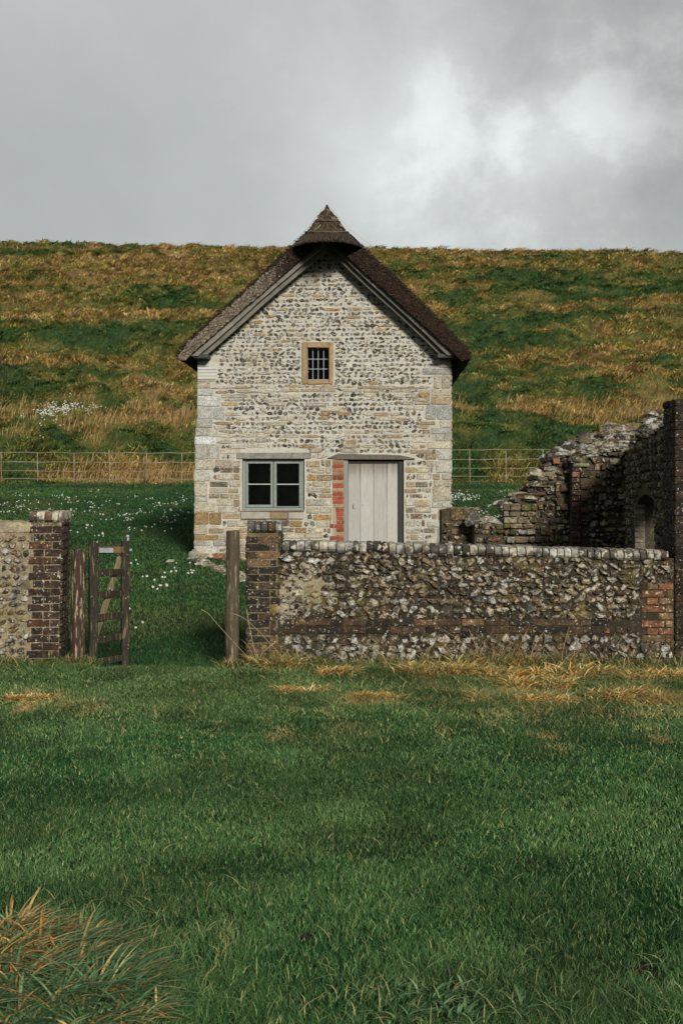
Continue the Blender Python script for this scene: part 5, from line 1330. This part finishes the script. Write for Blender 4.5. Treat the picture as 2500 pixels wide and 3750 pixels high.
# ---------------------------------------------------------------- stones by the cottage
def loose(px, py, a, col, label, flat=.6):
    x, y = lawn_pt(px, py); z = float(G(x, y)); A = Acc(); rock(A, V3(x, y, z+a*.25), a, col, flat); o = A.build('loose_stone', M['cottage_stone'], off=(x, y, z)); tag(o, label, 'stone')
loose(391, 1297, .085, V3(.5, .46, .36), 'small pale stone lying alone in the grass left of the cottage', .45)
loose(443, 1291, .12, V3(.24, .24, .19), 'rounded grey boulder at the cottage\'s left corner', .6)
A = Acc()
for _ in range(260):
    t = rnd.random(); px = lerp(452, 700, t)+rnd.gauss(0, 6); py = lerp(1293, 1332, min(1, t*2.2))+abs(rnd.gauss(0, 7))-6
    if py > 1345: continue
    x, y = lawn_pt(px, min(py, 1350)); y = min(y, HD-.06); rock(A, V3(x, y, float(G(x, y))+.01), rnd.uniform(.02, .075), pk('pale', 3, 'cream', 2, 'grey', 2, 'tan', 2, 'rust', .3), .5)
for px in range(452, 700, 11):
    x, y = lawn_pt(px, 1290); y = HD-.10-rnd.random()*.06; rock(A, V3((px-CX)/F*HD, y, float(G(x, y))+.04), rnd.uniform(.07, .12), pk('cream', 1, 'tan', 2, 'grey', 1, 'rust', .6, 'brown', 1), .7)
o = A.build('rubble', M['cottage_stone']); tag(o, 'pale stone rubble strewn along the foot of the cottage', 'rubble', kind='stuff')

# ================================================================ LIGHT, SKY, CAMERA
SUN_EL, SUN_AZ = math.radians(21), math.radians(15)      # azimuth: to the right of straight behind the camera
sv = np.array([math.sin(SUN_AZ)*math.cos(SUN_EL), -math.cos(SUN_AZ)*math.cos(SUN_EL), math.sin(SUN_EL)])
sl = bpy.data.lights.new('sun', 'SUN'); sl.energy = 4.2; sl.angle = math.radians(10); sl.color = (1, .95, .87)
so = bpy.data.objects.new('sun', sl); COL.objects.link(so)
from mathutils import Vector
so.rotation_euler = Vector(tuple(-sv)).to_track_quat('-Z', 'Y').to_euler()
wd = bpy.data.worlds.new('World'); scene.world = wd; wd.use_nodes = True; nt = wd.node_tree; N = nt.nodes; L = nt.links
bg = N['Background']; bg.inputs['Strength'].default_value = .1
sky = N.new('ShaderNodeTexSky'); sky.sky_type = 'NISHITA'; sky.sun_disc = False; sky.sun_elevation = SUN_EL; sky.sun_rotation = math.pi-SUN_AZ
tc = N.new('ShaderNodeTexCoord')
def noise(vec, sc, det, off=0):
    n = N.new('ShaderNodeTexNoise'); n.inputs['Scale'].default_value = sc; n.inputs['Detail'].default_value = det; n.inputs['Roughness'].default_value = .5
    mp = N.new('ShaderNodeMapping'); mp.inputs['Location'].default_value = (off, off*.7, 0); L.new(vec, mp.inputs['Vector']); L.new(mp.outputs[0], n.inputs['Vector']); return n
w1 = noise(tc.outputs['Generated'], 6, 5)
sb_ = N.new('ShaderNodeVectorMath'); sb_.operation = 'SUBTRACT'; sb_.inputs[1].default_value = (.5, .5, .5); L.new(w1.outputs['Color'], sb_.inputs[0])
sc_ = N.new('ShaderNodeVectorMath'); sc_.operation = 'SCALE'; sc_.inputs['Scale'].default_value = .05; L.new(sb_.outputs[0], sc_.inputs[0])
aw = N.new('ShaderNodeVectorMath'); aw.operation = 'ADD'; L.new(tc.outputs['Generated'], aw.inputs[0]); L.new(sc_.outputs[0], aw.inputs[1])
nv_ = N.new('ShaderNodeVectorMath'); nv_.operation = 'NORMALIZE'; L.new(aw.outputs[0], nv_.inputs[0])
def M_(op, a, b):
    x = N.new('ShaderNodeMath'); x.operation = op
    for i, v in enumerate((a, b)):
        if v is None: continue
        if isinstance(v, (int, float)): x.inputs[i].default_value = v
        else: L.new(v, x.inputs[i])
    return x.outputs[0]
tot = None
for (px, py, r, amp) in ((1290, 330, 105, .24), (1030, 350, 170, .11), (830, 360, 110, .10), (1120, 90, 230, .05), (800, 150, 190, .07), (330, 60, 300, .06), (1000, 480, 260, .04), (1400, 330, 60, .06), (500, 480, 200, .02),
                         (1400, 190, 210, -.115), (1200, 230, 90, -.04), (1120, 240, 50, -.05), (130, 430, 230, -.045), (450, 230, 200, -.03), (1540, 420, 110, -.05), (180, 170, 220, -.02), (1080, 420, 60, -.05)):
    v = np.array([(px-CX)/F, 1, (HY-py)/F]); v /= np.linalg.norm(v); s = r/F
    d = N.new('ShaderNodeVectorMath'); d.operation = 'DOT_PRODUCT'; L.new(nv_.outputs[0], d.inputs[0]); d.inputs[1].default_value = tuple(v)
    e = M_('MULTIPLY', M_('EXPONENT', M_('MULTIPLY', M_('SUBTRACT', d.outputs['Value'], 1.0), 1/(s*s)), None), amp)
    tot = e if tot is None else M_('ADD', tot, e)
n2 = noise(aw.outputs[0], 11, 9, 3.1); n2.inputs['Roughness'].default_value = .58; n3 = noise(nv_.outputs[0], 2.2, 3, 8.7)
v = np.array([(1200-CX)/F, 1, (HY-280)/F]); v /= np.linalg.norm(v)
d = N.new('ShaderNodeVectorMath'); d.operation = 'DOT_PRODUCT'; L.new(nv_.outputs[0], d.inputs[0]); d.inputs[1].default_value = tuple(v)
msk = M_('ADD', M_('MULTIPLY', M_('EXPONENT', M_('MULTIPLY', M_('SUBTRACT', d.outputs['Value'], 1.0), 1/(330/F)**2), None), .62), .10)
tot = M_('ADD', tot, M_('MULTIPLY', M_('SUBTRACT', n2.outputs['Fac'], .5), msk)); tot = M_('ADD', tot, M_('MULTIPLY', M_('SUBTRACT', n3.outputs['Fac'], .5), .04))
val = M_('ADD', tot, .510)
# sky overhead dimmed out of view, added to cut the ambient fill
sxyz = N.new('ShaderNodeSeparateXYZ'); L.new(tc.outputs['Generated'], sxyz.inputs[0])
mrz = N.new('ShaderNodeMapRange'); mrz.interpolation_type = 'SMOOTHSTEP'; L.new(sxyz.outputs['Z'], mrz.inputs[0]); mrz.inputs[1].default_value = .36; mrz.inputs[2].default_value = .62; mrz.inputs[3].default_value = 1; mrz.inputs[4].default_value = .42
mrn = N.new('ShaderNodeMapRange'); L.new(n2.outputs['Fac'], mrn.inputs[0]); mrn.inputs[1].default_value = .5; mrn.inputs[2].default_value = .60; mrn.inputs[3].default_value = 0; mrn.inputs[4].default_value = .13
val = M_('ADD', val, M_('MULTIPLY', mrn.outputs[0], msk))
val = M_('MULTIPLY', val, mrz.outputs[0])
cc = N.new('ShaderNodeCombineColor')
L.new(M_('MULTIPLY', val, 9.6), cc.inputs[0]); L.new(M_('MULTIPLY', val, 10.1), cc.inputs[1]); L.new(M_('MULTIPLY', val, 9.9), cc.inputs[2])
mx = N.new('ShaderNodeMix'); mx.data_type = 'RGBA'; mx.inputs['Factor'].default_value = .96; L.new(sky.outputs[0], mx.inputs['A']); L.new(cc.outputs[0], mx.inputs['B'])
L.new(mx.outputs['Result'], bg.inputs['Color'])
cam = bpy.data.cameras.new('camera'); co = bpy.data.objects.new('camera', cam); COL.objects.link(co)
co.location = (0, 0, EYE); co.rotation_euler = (math.pi/2, 0, 0)
cam.sensor_fit = 'VERTICAL'; cam.sensor_height = 36; cam.lens = F/2352*36; cam.shift_y = -(1176-HY)/2352; cam.clip_start = .1; cam.clip_end = 2000
scene.camera = co
scene.view_settings.view_transform = 'Standard'; scene.view_settings.look = 'None'; scene.view_settings.exposure = 0; scene.view_settings.gamma = 1
scene.render.engine = 'CYCLES'; scene.cycles.max_bounces = 6
